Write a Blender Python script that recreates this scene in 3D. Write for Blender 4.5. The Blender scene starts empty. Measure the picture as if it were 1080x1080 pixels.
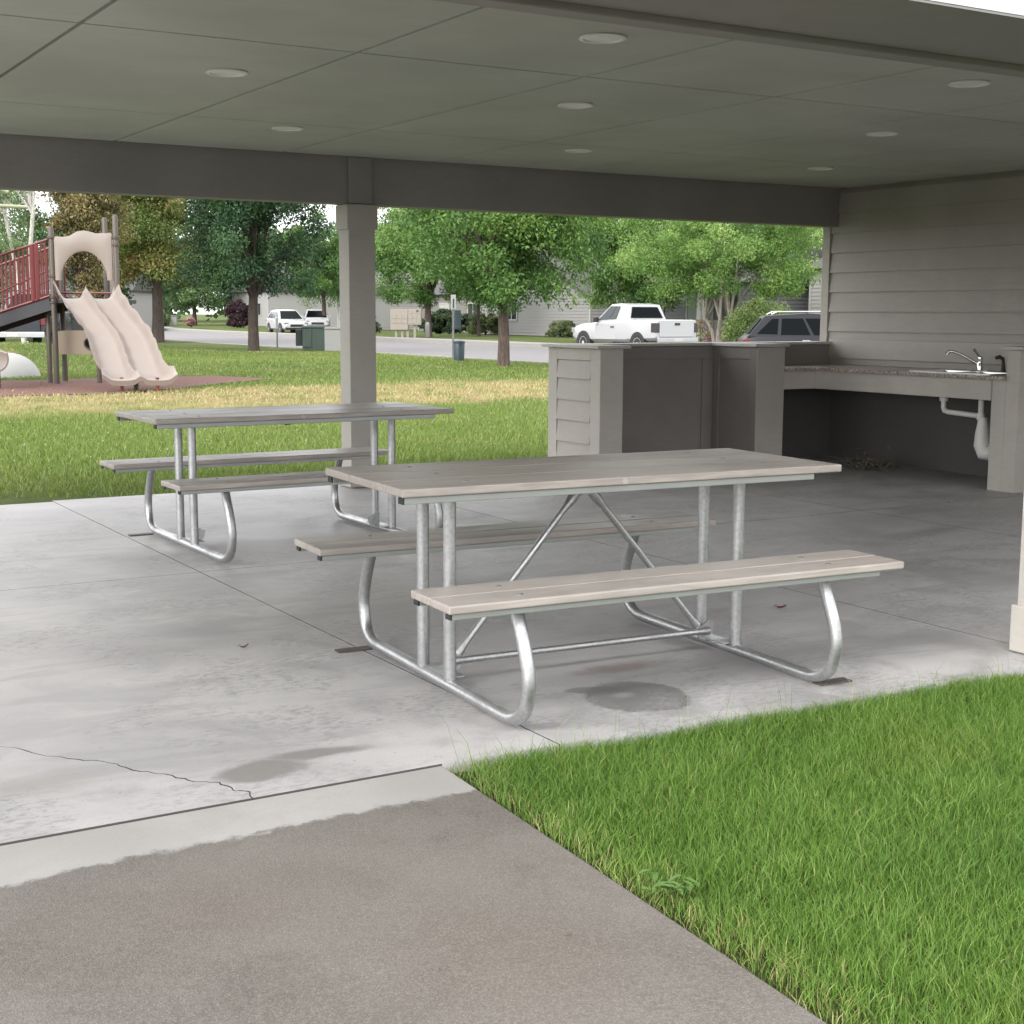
import bpy, math, random
import numpy as np
from mathutils import Vector, Matrix

random.seed(7)
S = bpy.context.scene
COL = S.collection
PI = math.pi

# ------------------------------------------------------------------ camera
YAW, PITCH, ROLL, FPX = 0.541832, 0.139957, 0.003932, 1493.58
CAMH = 1.315
cy_, sy_ = math.cos(YAW), math.sin(YAW)
fw = Vector((sy_ * math.cos(PITCH), cy_ * math.cos(PITCH), -math.sin(PITCH)))
rt = Vector((cy_, -sy_, 0))
up = rt.cross(fw)
rt2 = math.cos(ROLL) * rt + math.sin(ROLL) * up
up2 = -math.sin(ROLL) * rt + math.cos(ROLL) * up
cam = bpy.data.cameras.new('camera')
cam.sensor_width = 36
cam.lens = FPX / 1080 * 36
cam.clip_end = 3000
cam.clip_start = 0.05
camo = bpy.data.objects.new('camera', cam)
COL.objects.link(camo)
camo.matrix_world = Matrix(((rt2.x, up2.x, -fw.x, 0), (rt2.y, up2.y, -fw.y, 0), (rt2.z, up2.z, -fw.z, CAMH), (0, 0, 0, 1)))
S.camera = camo


def at(lat, d):
    """ground position from metres to the right of and away from the viewer's end of the patio"""
    return (sy_ * d + cy_ * lat, cy_ * d - sy_ * lat)


def sm(a, b, x):
    t = min(1, max(0, (x - a) / (b - a)))
    return t * t * (3 - 2 * t)


def ground_z(x, y):
    d = x * sy_ + y * cy_
    l = x * cy_ - y * sy_
    z = -0.035
    z -= 0.085 * sm(10, 18, d)
    z += (0.13 * sm(33, 40, d) * (1 - sm(54, 64, d)) + 0.32 * math.exp(-((d - 37.5) / 3.2) ** 2)) * (1 - sm(-13, -9.5, l))
    z += 0.16 * math.exp(-((d - 37) / 4.0) ** 2) * (1 - sm(-6, 0, l))
    # street bed
    if y < 95:
        rc = 28.0
    else:
        rc = 28.0 + (y - 95) ** 2 * 0.004
    r = abs(x - rc)
    z -= 0.30 * (1 - sm(6.0, 6.5, r))
    return z


# ------------------------------------------------------------------ nodes
class NT:
    def __init__(s, name):
        s.m = bpy.data.materials.new(name)
        s.m.use_nodes = True
        s.t = s.m.node_tree
        s.b = s.t.nodes['Principled BSDF']
        s.out = s.t.nodes['Material Output']
        s._obj = None

    def n(s, typ, **kw):
        nd = s.t.nodes.new(typ)
        for k, v in kw.items():
            setattr(nd, k, v)
        return nd

    def l(s, a, b):
        s.t.links.new(a, b)

    def obj(s):
        if s._obj is None:
            s._obj = s.n('ShaderNodeTexCoord').outputs['Object']
        return s._obj

    def mapping(s, scale=(1, 1, 1), loc=(0, 0, 0), rot=(0, 0, 0)):
        mp = s.n('ShaderNodeMapping')
        mp.inputs['Scale'].default_value = scale
        mp.inputs['Location'].default_value = loc
        mp.inputs['Rotation'].default_value = rot
        s.l(s.obj(), mp.inputs['Vector'])
        return mp.outputs['Vector']

    def noise(s, scale, detail=4, rough=0.55, vec=None, dist=0.0):
        nd = s.n('ShaderNodeTexNoise')
        nd.inputs['Scale'].default_value = scale
        nd.inputs['Detail'].default_value = detail
        nd.inputs['Roughness'].default_value = rough
        nd.inputs['Distortion'].default_value = dist
        s.l(vec if vec is not None else s.obj(), nd.inputs['Vector'])
        return nd.outputs['Fac']

    def ramp(s, fac, stops):
        nd = s.n('ShaderNodeValToRGB')
        el = nd.color_ramp.elements
        while len(el) < len(stops):
            el.new(0.5)
        for e, (p, c) in zip(el, stops):
            e.position = p
            e.color = (c, c, c, 1) if not hasattr(c, '__len__') else (*c, 1)
        s.l(fac, nd.inputs['Fac'])
        return nd.outputs['Color']

    def mix(s, fac, a, b, mode='MIX'):
        nd = s.n('ShaderNodeMix')
        nd.data_type = 'RGBA'
        nd.blend_type = mode
        for sock, v in ((nd.inputs['Factor'], fac), (nd.inputs['A'], a), (nd.inputs['B'], b)):
            pass
        fi = nd.inputs[0]
        ai, bi = nd.inputs[6], nd.inputs[7]
        for sock, v in ((fi, fac), (ai, a), (bi, b)):
            if isinstance(v, (int, float)):
                if sock.type == 'VALUE':
                    sock.default_value = v
                else:
                    sock.default_value = (v, v, v, 1)
            elif isinstance(v, (tuple, list)):
                sock.default_value = (*v, 1)
            else:
                s.l(v, sock)
        return nd.outputs[2]

    def math(s, op, a, b=None, clamp=False):
        nd = s.n('ShaderNodeMath', operation=op)
        nd.use_clamp = clamp
        for i, v in enumerate((a, b)):
            if v is None:
                continue
            if isinstance(v, (int, float)):
                nd.inputs[i].default_value = v
            else:
                s.l(v, nd.inputs[i])
        return nd.outputs[0]

    def mr(s, v, a, b, c=0, d=1, smooth=True):
        nd = s.n('ShaderNodeMapRange')
        nd.interpolation_type = 'SMOOTHSTEP' if smooth else 'LINEAR'
        for i, k in enumerate((v, a, b, c, d)):
            if isinstance(k, (int, float)):
                nd.inputs[i].default_value = k
            else:
                s.l(k, nd.inputs[i])
        return nd.outputs[0]

    def xyz(s, vec=None):
        nd = s.n('ShaderNodeSeparateXYZ')
        s.l(vec if vec is not None else s.obj(), nd.inputs[0])
        return nd.outputs

    def attr(s, name):
        return s.n('ShaderNodeAttribute', attribute_name=name).outputs['Fac']

    def ellipse(s, cx, cy, rx, ry, rot=0.0, edge=0.35, wob=0.5, ns=6.0):
        """soft mask of a stain: 1 inside, 0 outside, with a ragged rim"""
        x, y, z = s.xyz()
        dx = s.math('SUBTRACT', x, cx)
        dy = s.math('SUBTRACT', y, cy)
        c, q = math.cos(rot), math.sin(rot)
        u = s.math('DIVIDE', s.math('ADD', s.math('MULTIPLY', dx, c), s.math('MULTIPLY', dy, q)), rx)
        v = s.math('DIVIDE', s.math('SUBTRACT', s.math('MULTIPLY', dy, c), s.math('MULTIPLY', dx, q)), ry)
        r = s.math('SQRT', s.math('ADD', s.math('MULTIPLY', u, u), s.math('MULTIPLY', v, v)))
        r = s.math('ADD', r, s.math('MULTIPLY', s.math('SUBTRACT', s.noise(ns, 5, 0.6), 0.5), wob * 2))
        return s.mr(r, 1 - edge, 1 + edge, 1, 0)

    def bump(s, h, strength=0.3, dist=0.01):
        nd = s.n('ShaderNodeBump')
        nd.inputs['Strength'].default_value = strength
        nd.inputs['Distance'].default_value = dist
        s.l(h, nd.inputs['Height'])
        s.l(nd.outputs[0], s.b.inputs['Normal'])

    def color(s, c):
        if isinstance(c, (tuple, list)):
            s.b.inputs['Base Color'].default_value = (*c, 1)
        else:
            s.l(c, s.b.inputs['Base Color'])

    def rough(s, r):
        if isinstance(r, (int, float)):
            s.b.inputs['Roughness'].default_value = r
        else:
            s.l(r, s.b.inputs['Roughness'])


def simple(name, c, rough=0.6, metal=0.0, var=0.12, scale=8, bump=0.0, bscale=60, spec=0.5):
    t = NT(name)
    f = t.noise(scale, 5)
    a = tuple(k * (1 - var) for k in c)
    b = tuple(min(1, k * (1 + var)) for k in c)
    t.color(t.mix(f, a, b))
    t.rough(rough)
    t.b.inputs['Metallic'].default_value = metal
    t.b.inputs['Specular IOR Level'].default_value = spec
    if bump:
        t.bump(t.noise(bscale, 3), bump, 0.004)
    return t.m


def paint_mat(name, c, scale=1.0):
    """brushed exterior paint: faint vertical-free blotches, brush grain, specks"""
    t = NT(name)
    big = t.noise(1.3 * scale, 5, 0.6)
    fine = t.noise(40, 3, 0.6, t.mapping((0.25, 0.25, 1.0)))
    base = t.mix(t.mr(big, 0.3, 0.7), tuple(k * 0.90 for k in c), tuple(k * 1.08 for k in c))
    base = t.mix(t.mr(fine, 0.35, 0.7, 0, 0.25), base, tuple(k * 0.82 for k in c))
    sp = t.mr(t.noise(55, 1, 0.5), 0.74, 0.80, 0, 0.45)
    base = t.mix(sp, base, tuple(k * 0.55 for k in c))
    t.color(base)
    t.rough(t.mr(big, 0.2, 0.8, 0.5, 0.7))
    t.bump(t.math('ADD', fine, t.math('MULTIPLY', big, 0.5)), 0.25, 0.003)
    return t.m


MAT = {}
MAT['trim'] = paint_mat('taupe_trim_paint', (0.415, 0.390, 0.356))
MAT['siding'] = paint_mat('taupe_siding_paint', (0.365, 0.341, 0.311))
MAT['cap'] = paint_mat('taupe_cap_paint', (0.434, 0.410, 0.381))
MAT['siding_shade'] = paint_mat('shaded_siding_paint', (0.205, 0.19, 0.177))  # copy of the siding with the shade of the inner faces in its colour
MAT['recess'] = paint_mat('darkened_recess_lining', (0.095, 0.09, 0.088))  # lining colour darkened to keep the space under the worktop dark
MAT['light_ledge'] = paint_mat('pale_ledge_paint', (0.410, 0.388, 0.357))


def ceiling_mat():
    t = NT('ceiling_panel_paint')
    c = (0.45, 0.46, 0.41)
    big = t.noise(0.8, 5, 0.6)
    grain = t.noise(9, 5, 0.65, t.mapping((0.35, 4.0, 1.0)))
    base = t.mix(t.mr(big, 0.3, 0.7), tuple(k * 0.88 for k in c), tuple(k * 1.1 for k in c))
    base = t.mix(t.mr(grain, 0.45, 0.75, 0, 0.35), base, tuple(k * 0.78 for k in c))
    t.color(base)
    t.rough(0.62)
    t.bump(grain, 0.15, 0.003)
    return t.m


MAT['ceiling'] = ceiling_mat()
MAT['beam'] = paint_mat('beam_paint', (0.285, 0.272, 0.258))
MAT['dark_joint'] = simple('dark_joint_fill', (0.065, 0.06, 0.056), 0.9)  # dirt in the slab joints, dark backing behind the ceiling seams
MAT['lamp_trim'] = simple('white_lamp_trim', (0.78, 0.78, 0.76), 0.45, var=0.03)
MAT['lamp_lens'] = simple('frosted_lamp_lens', (0.80, 0.80, 0.76), 0.35, var=0.04, scale=20)
MAT['roofing'] = simple('pale_roof_sheet', (0.55, 0.55, 0.54), 0.8, var=0.05, scale=14)  # made pale so the strip above the eave reads as white sky
MAT['drip'] = simple('drip_edge_metal', (0.2, 0.2, 0.19), 0.6, 0.0)


def plank_mat():
    t = NT('weathered_composite_planks')
    c = (0.36, 0.322, 0.292)
    grain = t.noise(6, 6, 0.65, t.mapping((0.6, 22, 6)), 0.4)
    big = t.noise(2.2, 5, 0.6, t.mapping((0.7, 1.6, 1)))
    base = t.mix(t.mr(grain, 0.3, 0.75), tuple(k * 1.12 for k in c), tuple(k * 0.72 for k in c))
    base = t.mix(t.mr(big, 0.46, 0.68, 0, 0.5), base, (0.23, 0.212, 0.197))
    scr = t.mr(t.noise(30, 3, 0.7, t.mapping((0.25, 9, 6), rot=(0, 0, 0.3))), 0.66, 0.72, 0, 0.45)
    base = t.mix(scr, base, (0.15, 0.14, 0.13))
    bird = t.mr(t.noise(9, 2, 0.5), 0.735, 0.75, 0, 0.5)
    base = t.mix(bird, base, (0.45, 0.44, 0.43))
    t.color(base)
    t.rough(t.mr(big, 0.3, 0.75, 0.34, 0.55))
    t.bump(grain, 0.18, 0.002)
    return t.m


MAT['plank'] = plank_mat()


def galv_mat():
    t = NT('galvanised_steel')
    big = t.noise(9, 5, 0.6)
    v = t.n('ShaderNodeTexVoronoi')
    v.inputs['Scale'].default_value = 70
    t.l(t.obj(), v.inputs['Vector'])
    spang = t.mr(v.outputs['Distance'], 0.0, 0.8, 0.35, 0.65)
    base = t.mix(0.35, (0.43, 0.435, 0.44), spang, 'OVERLAY')
    base = t.mix(t.mr(big, 0.45, 0.7, 0, 0.55), base, (0.29, 0.29, 0.29))
    t.color(base)
    t.b.inputs['Metallic'].default_value = 0.9
    t.rough(t.mr(big, 0.3, 0.7, 0.30, 0.5))
    t.bump(big, 0.06, 0.002)
    return t.m


MAT['galv'] = galv_mat()
MAT['channel'] = simple('channel_steel', (0.315, 0.329, 0.315), 0.45, 0.6, 0.15, 6)
MAT['flat_black'] = simple('dull_black', (0.02, 0.02, 0.02), 0.7)  # flat black for the dark channel ends and the unbraced bracket
MAT['plate'] = simple('rusty_anchor_plate', (0.10, 0.088, 0.08), 0.6, 0.4, 0.4, 30)
MAT['stainless'] = simple('stainless_sink', (0.62, 0.62, 0.6), 0.25, 0.9, 0.05)
MAT['chrome'] = simple('chrome', (0.75, 0.75, 0.75), 0.12, 1.0, 0.03)
MAT['black'] = simple('black_plastic', (0.02, 0.02, 0.022), 0.45)
MAT['pvc'] = simple('white_pvc_pipe', (0.72, 0.71, 0.68), 0.4, var=0.06)
MAT['dry_twig'] = simple('dry_twigs', (0.10, 0.085, 0.065), 0.9, var=0.4, scale=30)
MAT['red_leaf'] = simple('dry_red_leaf', (0.13, 0.03, 0.025), 0.7, var=0.3, scale=30)
MAT['tan_leaf'] = simple('dry_tan_leaf', (0.12, 0.10, 0.075), 0.8, var=0.3, scale=30)


def granite_mat():
    t = NT('speckled_stone_counter')
    a = t.noise(90, 3, 0.7)
    b = t.noise(38, 3, 0.6)
    base = t.ramp(a, [(0.36, (0.05, 0.045, 0.04)), (0.47, (0.27, 0.22, 0.18)), (0.56, (0.40, 0.36, 0.31)), (0.68, (0.6, 0.57, 0.52))])
    base = t.mix(t.mr(b, 0.52, 0.66, 0, 0.6), base, (0.20, 0.15, 0.12))
    t.color(base)
    t.rough(0.22)
    return t.m


MAT['granite'] = granite_mat()


def concrete_mat():
    t = NT('troweled_concrete')
    cloud = t.noise(0.7, 6, 0.62, None, 0.6)
    mid = t.noise(2.6, 7, 0.66, None, 0.8)
    sweep = t.noise(1.6, 6, 0.6, t.mapping((0.7, 3.2, 1), rot=(0, 0, 0.25)), 0.8)
    fine = t.noise(120, 3, 0.7)
    base = t.mix(t.mr(cloud, 0.32, 0.68), (0.358, 0.348, 0.351), (0.460, 0.449, 0.444))
    base = t.mix(t.mr(mid, 0.45, 0.66, 0, 0.75), base, (0.284, 0.275, 0.278))
    base = t.mix(t.mr(sweep, 0.50, 0.66, 0, 0.42), base, (0.251, 0.243, 0.244))
    # scuffed, pitted skin that comes and goes
    pit = t.math('MULTIPLY', t.mr(t.noise(30, 6, 0.78, t.mapping((0.7, 1.5, 1))), 0.50, 0.56), t.mr(t.noise(1.5, 5, 0.65), 0.46, 0.58))
    base = t.mix(t.math('MULTIPLY', pit, 0.62), base, (0.214, 0.207, 0.205))
    pale = t.mr(t.noise(1.9, 6, 0.7, None, 1.2), 0.60, 0.72, 0, 0.5)
    base = t.mix(pale, base, (0.535, 0.524, 0.514))
    base = t.mix(t.mr(fine, 0.35, 0.75, 0, 0.3), base, (0.273, 0.264, 0.262))
    grit = t.mr(t.noise(70, 2, 0.5), 0.70, 0.74, 0, 0.6)
    base = t.mix(grit, base, (0.139, 0.134, 0.128))
    spots = t.mr(t.noise(19, 3, 0.55), 0.715, 0.735, 0, 0.45)
    base = t.mix(spots, base, (0.16, 0.15, 0.145))
    # stains and broad darker patches
    st = t.math('MAXIMUM', t.ellipse(1.42, 3.76, 0.14, 0.085, 0.1, 0.25, 0.5, 9), t.ellipse(1.62, 3.83, 0.15, 0.045, -0.1, 0.35, 0.55, 11))
    base = t.mix(t.math('MULTIPLY', st, 0.85), base, (0.165, 0.158, 0.148))
    st3 = t.ellipse(0.83, 3.95, 0.16, 0.08, -0.1, 0.6, 0.6, 10)
    base = t.mix(t.math('MULTIPLY', st3, 0.35), base, (0.30, 0.285, 0.26))
    rust = t.ellipse(3.0, 4.22, 0.17, 0.05, -0.05, 0.7, 0.8, 12)
    base = t.mix(t.math('MULTIPLY', rust, 0.7), base, (0.19, 0.125, 0.095))
    dark_patch = t.ellipse(3.15, 4.6, 1.1, 0.7, -0.06, 0.5, 0.5, 3)  # broad darker patch under and behind the braced table
    base = t.mix(t.math('MULTIPLY', dark_patch, 0.2), base, (0.18, 0.175, 0.17))
    dark_patch2 = t.ellipse(2.0, 5.4, 0.6, 0.35, -0.06, 0.5, 0.7, 3)
    base = t.mix(t.math('MULTIPLY', dark_patch2, 0.22), base, (0.18, 0.175, 0.172))
    pud = t.ellipse(2.83, 3.86, 0.185, 0.195, -0.5, 0.07, 0.30, 6)
    base = t.mix(t.math('MULTIPLY', pud, 0.9), base, (0.105, 0.103, 0.10))
    pc = t.ellipse(2.80, 3.90, 0.035, 0.03, 0, 0.8, 0.8, 18)
    base = t.mix(t.math('MULTIPLY', pc, 0.6), base, (0.36, 0.36, 0.35))
    dk = t.ellipse(2.72, 4.02, 0.065, 0.04, -0.4, 0.3, 0.6, 20)
    base = t.mix(t.math('MULTIPLY', dk, 0.6), base, (0.12, 0.115, 0.11))
    t.color(base)
    r = t.mr(mid, 0.3, 0.75, 0.62, 0.40)
    r = t.math('SUBTRACT', r, t.math('MULTIPLY', pud, 0.22))
    t.rough(r)
    t.bump(t.math('ADD', t.math('MULTIPLY', fine, 0.35), t.math('ADD', mid, t.math('MULTIPLY', pit, -0.6))), 0.22, 0.003)
    return t.m


MAT['concrete'] = concrete_mat()


def path_mat():
    t = NT('exposed_aggregate_path')
    x, y, z = t.xyz()
    wob = t.math('ADD', t.math('MULTIPLY', t.math('SUBTRACT', t.noise(2.4, 3, 0.6), 0.5), 0.10), t.math('MULTIPLY', t.math('SUBTRACT', t.noise(16, 6, 0.75), 0.5), 0.13))
    edge = t.math('ADD', t.math('ADD', 3.285, t.math('MULTIPLY', x, 0.012)), wob)
    wet = t.mr(t.math('SUBTRACT', edge, y), -0.018, 0.018)
    v = t.n('ShaderNodeTexVoronoi')
    v.inputs['Scale'].default_value = 210
    t.l(t.obj(), v.inputs['Vector'])
    grit = t.noise(150, 3, 0.75)
    big = t.noise(1.1, 5, 0.6, None, 0.5)
    wetc = t.mix(t.mr(big, 0.3, 0.7), (0.113, 0.102, 0.090), (0.175, 0.161, 0.146))
    wetc = t.mix(t.mr(t.noise(3.2, 6, 0.7, None, 0.8), 0.42, 0.7, 0, 0.55), wetc, (0.074, 0.066, 0.056))
    wetc = t.mix(t.mr(t.noise(0.9, 4, 0.6, t.mapping((1, 1, 1), (3, 7, 0))), 0.5, 0.68, 0, 0.5), wetc, (0.199, 0.186, 0.168))
    brown = t.math('MAXIMUM', t.ellipse(1.42, 2.35, 0.35, 0.42, 0, 0.9, 0.6, 2.2), t.ellipse(1.0, 2.9, 0.4, 0.2, 0, 0.9, 0.6, 2.2))
    wetc = t.mix(t.math('MULTIPLY', brown, 0.6), wetc, (0.123, 0.098, 0.078))
    wetc = t.mix(t.mr(grit, 0.38, 0.68, 0, 0.5), wetc, (0.271, 0.249, 0.222))
    wetc = t.mix(t.mr(v.outputs['Distance'], 0.28, 0.5, 0, 0.35), wetc, (0.057, 0.052, 0.046))
    spot = t.mr(t.noise(16, 2, 0.5), 0.75, 0.78, 0, 0.5)
    wetc = t.mix(spot, wetc, (0.039, 0.034, 0.032))
    dryc = t.mix(t.mr(big, 0.3, 0.7), (0.273, 0.266, 0.254), (0.338, 0.330, 0.315))
    dryc = t.mix(t.mr(grit, 0.4, 0.75, 0, 0.25), dryc, (0.199, 0.189, 0.178))
    dryc = t.mix(t.mr(t.noise(8, 5, 0.7), 0.6, 0.75, 0, 0.4), dryc, (0.213, 0.201, 0.188))
    t.color(t.mix(wet, dryc, wetc))
    t.rough(t.mr(wet, 0, 1, 0.75, 0.62))
    t.bump(t.math('MULTIPLY', t.math('ADD', grit, v.outputs['Distance']), t.mr(wet, 0, 1, 0.15, 1)), 0.4, 0.003)
    return t.m


MAT['path'] = path_mat()
MAT['asphalt'] = simple('worn_asphalt', (0.155, 0.147, 0.15), 0.85, var=0.10, scale=1.5, bump=0.2, bscale=40)
MAT['kerb'] = simple('kerb_concrete', (0.24, 0.23, 0.215), 0.8, var=0.12, scale=4)
MAT['mulch'] = simple('reddish_bark_mulch', (0.11, 0.048, 0.037), 0.95, var=0.5, scale=9, bump=0.8, bscale=14)


def straw_mask(t):
    x, y, z = t.xyz()
    yy = t.math('ADD', y, t.math('MULTIPLY', t.math('SUBTRACT', t.noise(0.35, 5, 0.65), 0.5), 5.0))
    a = t.mr(yy, 19.0, 20.6)
    b = t.mr(yy, 24.8, 27.0, 1, 0)
    band = t.math('MULTIPLY', a, b)
    brk = t.mr(t.noise(1.6, 5, 0.7), 0.30, 0.55)
    m = t.math('MULTIPLY', band, brk)
    # weaker dry patches further out
    far = t.math('MULTIPLY', t.mr(y, 26, 30), t.mr(t.noise(0.3, 5, 0.7), 0.55, 0.66, 0, 0.45))
    return t.math('MAXIMUM', m, far)


def lawn_mat():
    t = NT('lawn_soil_and_turf')
    f = t.noise(0.5, 6, 0.65)
    g = t.noise(7, 5, 0.7)
    base = t.mix(t.mr(f, 0.3, 0.7), (0.058, 0.085, 0.022), (0.099, 0.125, 0.038))
    base = t.mix(t.mr(g, 0.4, 0.7, 0, 0.6), base, (0.043, 0.064, 0.017))
    base = t.mix(t.math('MULTIPLY', straw_mask(t), 0.9), base, (0.282, 0.193, 0.108))
    x, y, z = t.xyz()
    near = t.mr(y, 6, 9, 0.75, 0)
    base = t.mix(near, base, (0.036, 0.027, 0.018))
    t.color(base)
    t.rough(0.95)
    t.b.inputs['Specular IOR Level'].default_value = 0.1
    t.bump(t.noise(18, 5, 0.75), 0.8, 0.05)
    return t.m


MAT['lawn'] = lawn_mat()


def blade_mat(name, near):
    t = NT(name)
    v = t.attr('var')
    x, y, z = t.xyz()
    patch = t.noise(1.1 if near else 0.45, 4, 0.6)
    if near:
        base = t.ramp(v, [(0.0, (0.058, 0.134, 0.018)), (0.5, (0.127, 0.243, 0.038)), (0.82, (0.213, 0.335, 0.071)), (0.93, (0.350, 0.396, 0.129)), (1.0, (0.426, 0.370, 0.181))])
        base = t.mix(t.mr(patch, 0.5, 0.75, 0, 0.3), base, (0.246, 0.293, 0.065))
        base = t.mix(t.mr(t.noise(0.7, 3, 0.5), 0.5, 0.7, 0, 0.4), base, (0.065, 0.161, 0.027))
    else:
        base = t.ramp(v, [(0.0, (0.090, 0.155, 0.025)), (0.6, (0.169, 0.240, 0.052)), (1.0, (0.275, 0.309, 0.100))])
        base = t.mix(t.mr(patch, 0.5, 0.75, 0, 0.5), base, (0.285, 0.289, 0.095))
        st = t.ramp(v, [(0.0, (0.285, 0.245, 0.117)), (1.0, (0.517, 0.458, 0.246))])
        base = t.mix(t.math('MULTIPLY', straw_mask(t), 0.85), base, st)
    t.color(base)
    t.rough(0.5)
    t.b.inputs['Specular IOR Level'].default_value = 0.3
    tr = t.n('ShaderNodeBsdfTranslucent')
    t.l(base, tr.inputs['Color'])
    ms = t.n('ShaderNodeMixShader')
    ms.inputs[0].default_value = 0.35
    t.l(t.b.outputs[0], ms.inputs[1])
    t.l(tr.outputs[0], ms.inputs[2])
    t.l(ms.outputs[0], t.out.inputs['Surface'])
    return t.m


MAT['blade'] = blade_mat('grass_blades_close', True)
MAT['blade_far'] = blade_mat('grass_blades_lawn', False)
MAT['clover'] = simple('clover_bloom', (0.34, 0.34, 0.30), 0.8, var=0.05)


def leaf_mat(name, dark, mid, light, accent=None, acc=0.0, trans=0.3):
    t = NT(name)
    v = t.attr('var')
    base = t.ramp(v, [(0.0, dark), (0.5, mid), (1.0, light)])
    if accent:
        pn = t.noise(0.55, 4, 0.6)
        base = t.mix(t.mr(pn, 0.5, 0.66, 0, acc), base, accent)
    t.color(base)
    t.rough(0.5)
    t.b.inputs['Specular IOR Level'].default_value = 0.35
    tr = t.n('ShaderNodeBsdfTranslucent')
    t.l(base, tr.inputs['Color'])
    ms = t.n('ShaderNodeMixShader')
    ms.inputs[0].default_value = trans
    t.l(t.b.outputs[0], ms.inputs[1])
    t.l(tr.outputs[0], ms.inputs[2])
    t.l(ms.outputs[0], t.out.inputs['Surface'])
    return t.m


LEAF = {
    'ash': leaf_mat('ash_leaves', (0.042, 0.100, 0.026), (0.083, 0.176, 0.040), (0.176, 0.288, 0.070), (0.199, 0.306, 0.059), 0.5),
    'ash_pale': leaf_mat('pale_ash_leaves', (0.059, 0.130, 0.034), (0.117, 0.223, 0.059), (0.223, 0.340, 0.105), (0.246, 0.352, 0.105), 0.5),
    'maple': leaf_mat('dark_maple_leaves', (0.021, 0.053, 0.026), (0.039, 0.091, 0.039), (0.088, 0.164, 0.059), (0.117, 0.223, 0.059), 0.35, 0.22),
    'yellowing': leaf_mat('yellowing_leaves', (0.070, 0.105, 0.030), (0.142, 0.199, 0.047), (0.281, 0.318, 0.083), (0.352, 0.223, 0.088), 0.7),
    'cedar': leaf_mat('browning_cedar_sprays', (0.070, 0.070, 0.030), (0.176, 0.146, 0.059), (0.328, 0.259, 0.117), (0.117, 0.142, 0.047), 0.6, 0.2),
    'locust': leaf_mat('locust_leaves', (0.070, 0.152, 0.034), (0.152, 0.276, 0.064), (0.294, 0.422, 0.130), (0.340, 0.458, 0.130), 0.55, 0.4),
    'birch': leaf_mat('birch_leaves', (0.083, 0.142, 0.053), (0.164, 0.246, 0.105), (0.328, 0.422, 0.211), (0.387, 0.444, 0.259), 0.5, 0.35),
    'purple': leaf_mat('purple_leaves', (0.026, 0.017, 0.021), (0.051, 0.026, 0.034), (0.094, 0.053, 0.064), None, 0, 0.15),
    'hedge': leaf_mat('hedge_leaves', (0.047, 0.083, 0.024), (0.105, 0.158, 0.042), (0.223, 0.294, 0.076), (0.294, 0.268, 0.070), 0.5, 0.2),
    'shrub': leaf_mat('dusky_shrub_leaves', (0.053, 0.083, 0.034), (0.117, 0.152, 0.064), (0.234, 0.259, 0.117), None, 0, 0.2),
    'dusk': leaf_mat('dark_shrub_leaves', (0.024, 0.042, 0.024), (0.047, 0.078, 0.039), (0.105, 0.142, 0.059), None, 0, 0.2),
    'far': leaf_mat('distant_leaves', (0.042, 0.083, 0.033), (0.076, 0.142, 0.051), (0.142, 0.223, 0.076), (0.152, 0.188, 0.070), 0.5, 0.25),
}


def bark_mat(name, c, d):
    t = NT(name)
    f = t.noise(7, 6, 0.7, t.mapping((3, 3, 0.6)))
    t.color(t.mix(t.mr(f, 0.35, 0.7), d, c))
    t.rough(0.9)
    t.bump(f, 0.8, 0.03)
    return t.m


MAT['bark'] = bark_mat('brown_bark', (0.13, 0.095, 0.075), (0.05, 0.037, 0.03))
MAT['bark_dark'] = bark_mat('dark_bark', (0.075, 0.055, 0.045), (0.03, 0.022, 0.018))
MAT['bark_pale'] = bark_mat('pale_bark', (0.32, 0.29, 0.25), (0.16, 0.14, 0.12))
MAT['bark_birch'] = bark_mat('birch_bark', (0.74, 0.72, 0.68), (0.40, 0.37, 0.34))

MAT['beige_plastic'] = simple('beige_moulded_plastic', (0.210, 0.175, 0.153), 0.42, var=0.05, scale=3)
MAT['tan_plastic'] = simple('tan_moulded_plastic', (0.210, 0.171, 0.124), 0.5, var=0.08, scale=3)
MAT['play_post'] = simple('brown_coated_post', (0.060, 0.046, 0.035), 0.5, var=0.1)
MAT['play_red'] = simple('maroon_coated_steel', (0.121, 0.019, 0.019), 0.45, var=0.1)
MAT['play_grey'] = simple('grey_coated_deck', (0.027, 0.029, 0.033), 0.6, var=0.1)
MAT['lime'] = simple('pale_lime_bar', (0.325, 0.346, 0.220), 0.5, var=0.05)
MAT['teal'] = simple('pale_teal_plastic', (0.189, 0.273, 0.241), 0.4, var=0.05)
MAT['white_mound'] = simple('whitewashed_mound', (0.315, 0.319, 0.307), 0.8, var=0.04)

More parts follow.
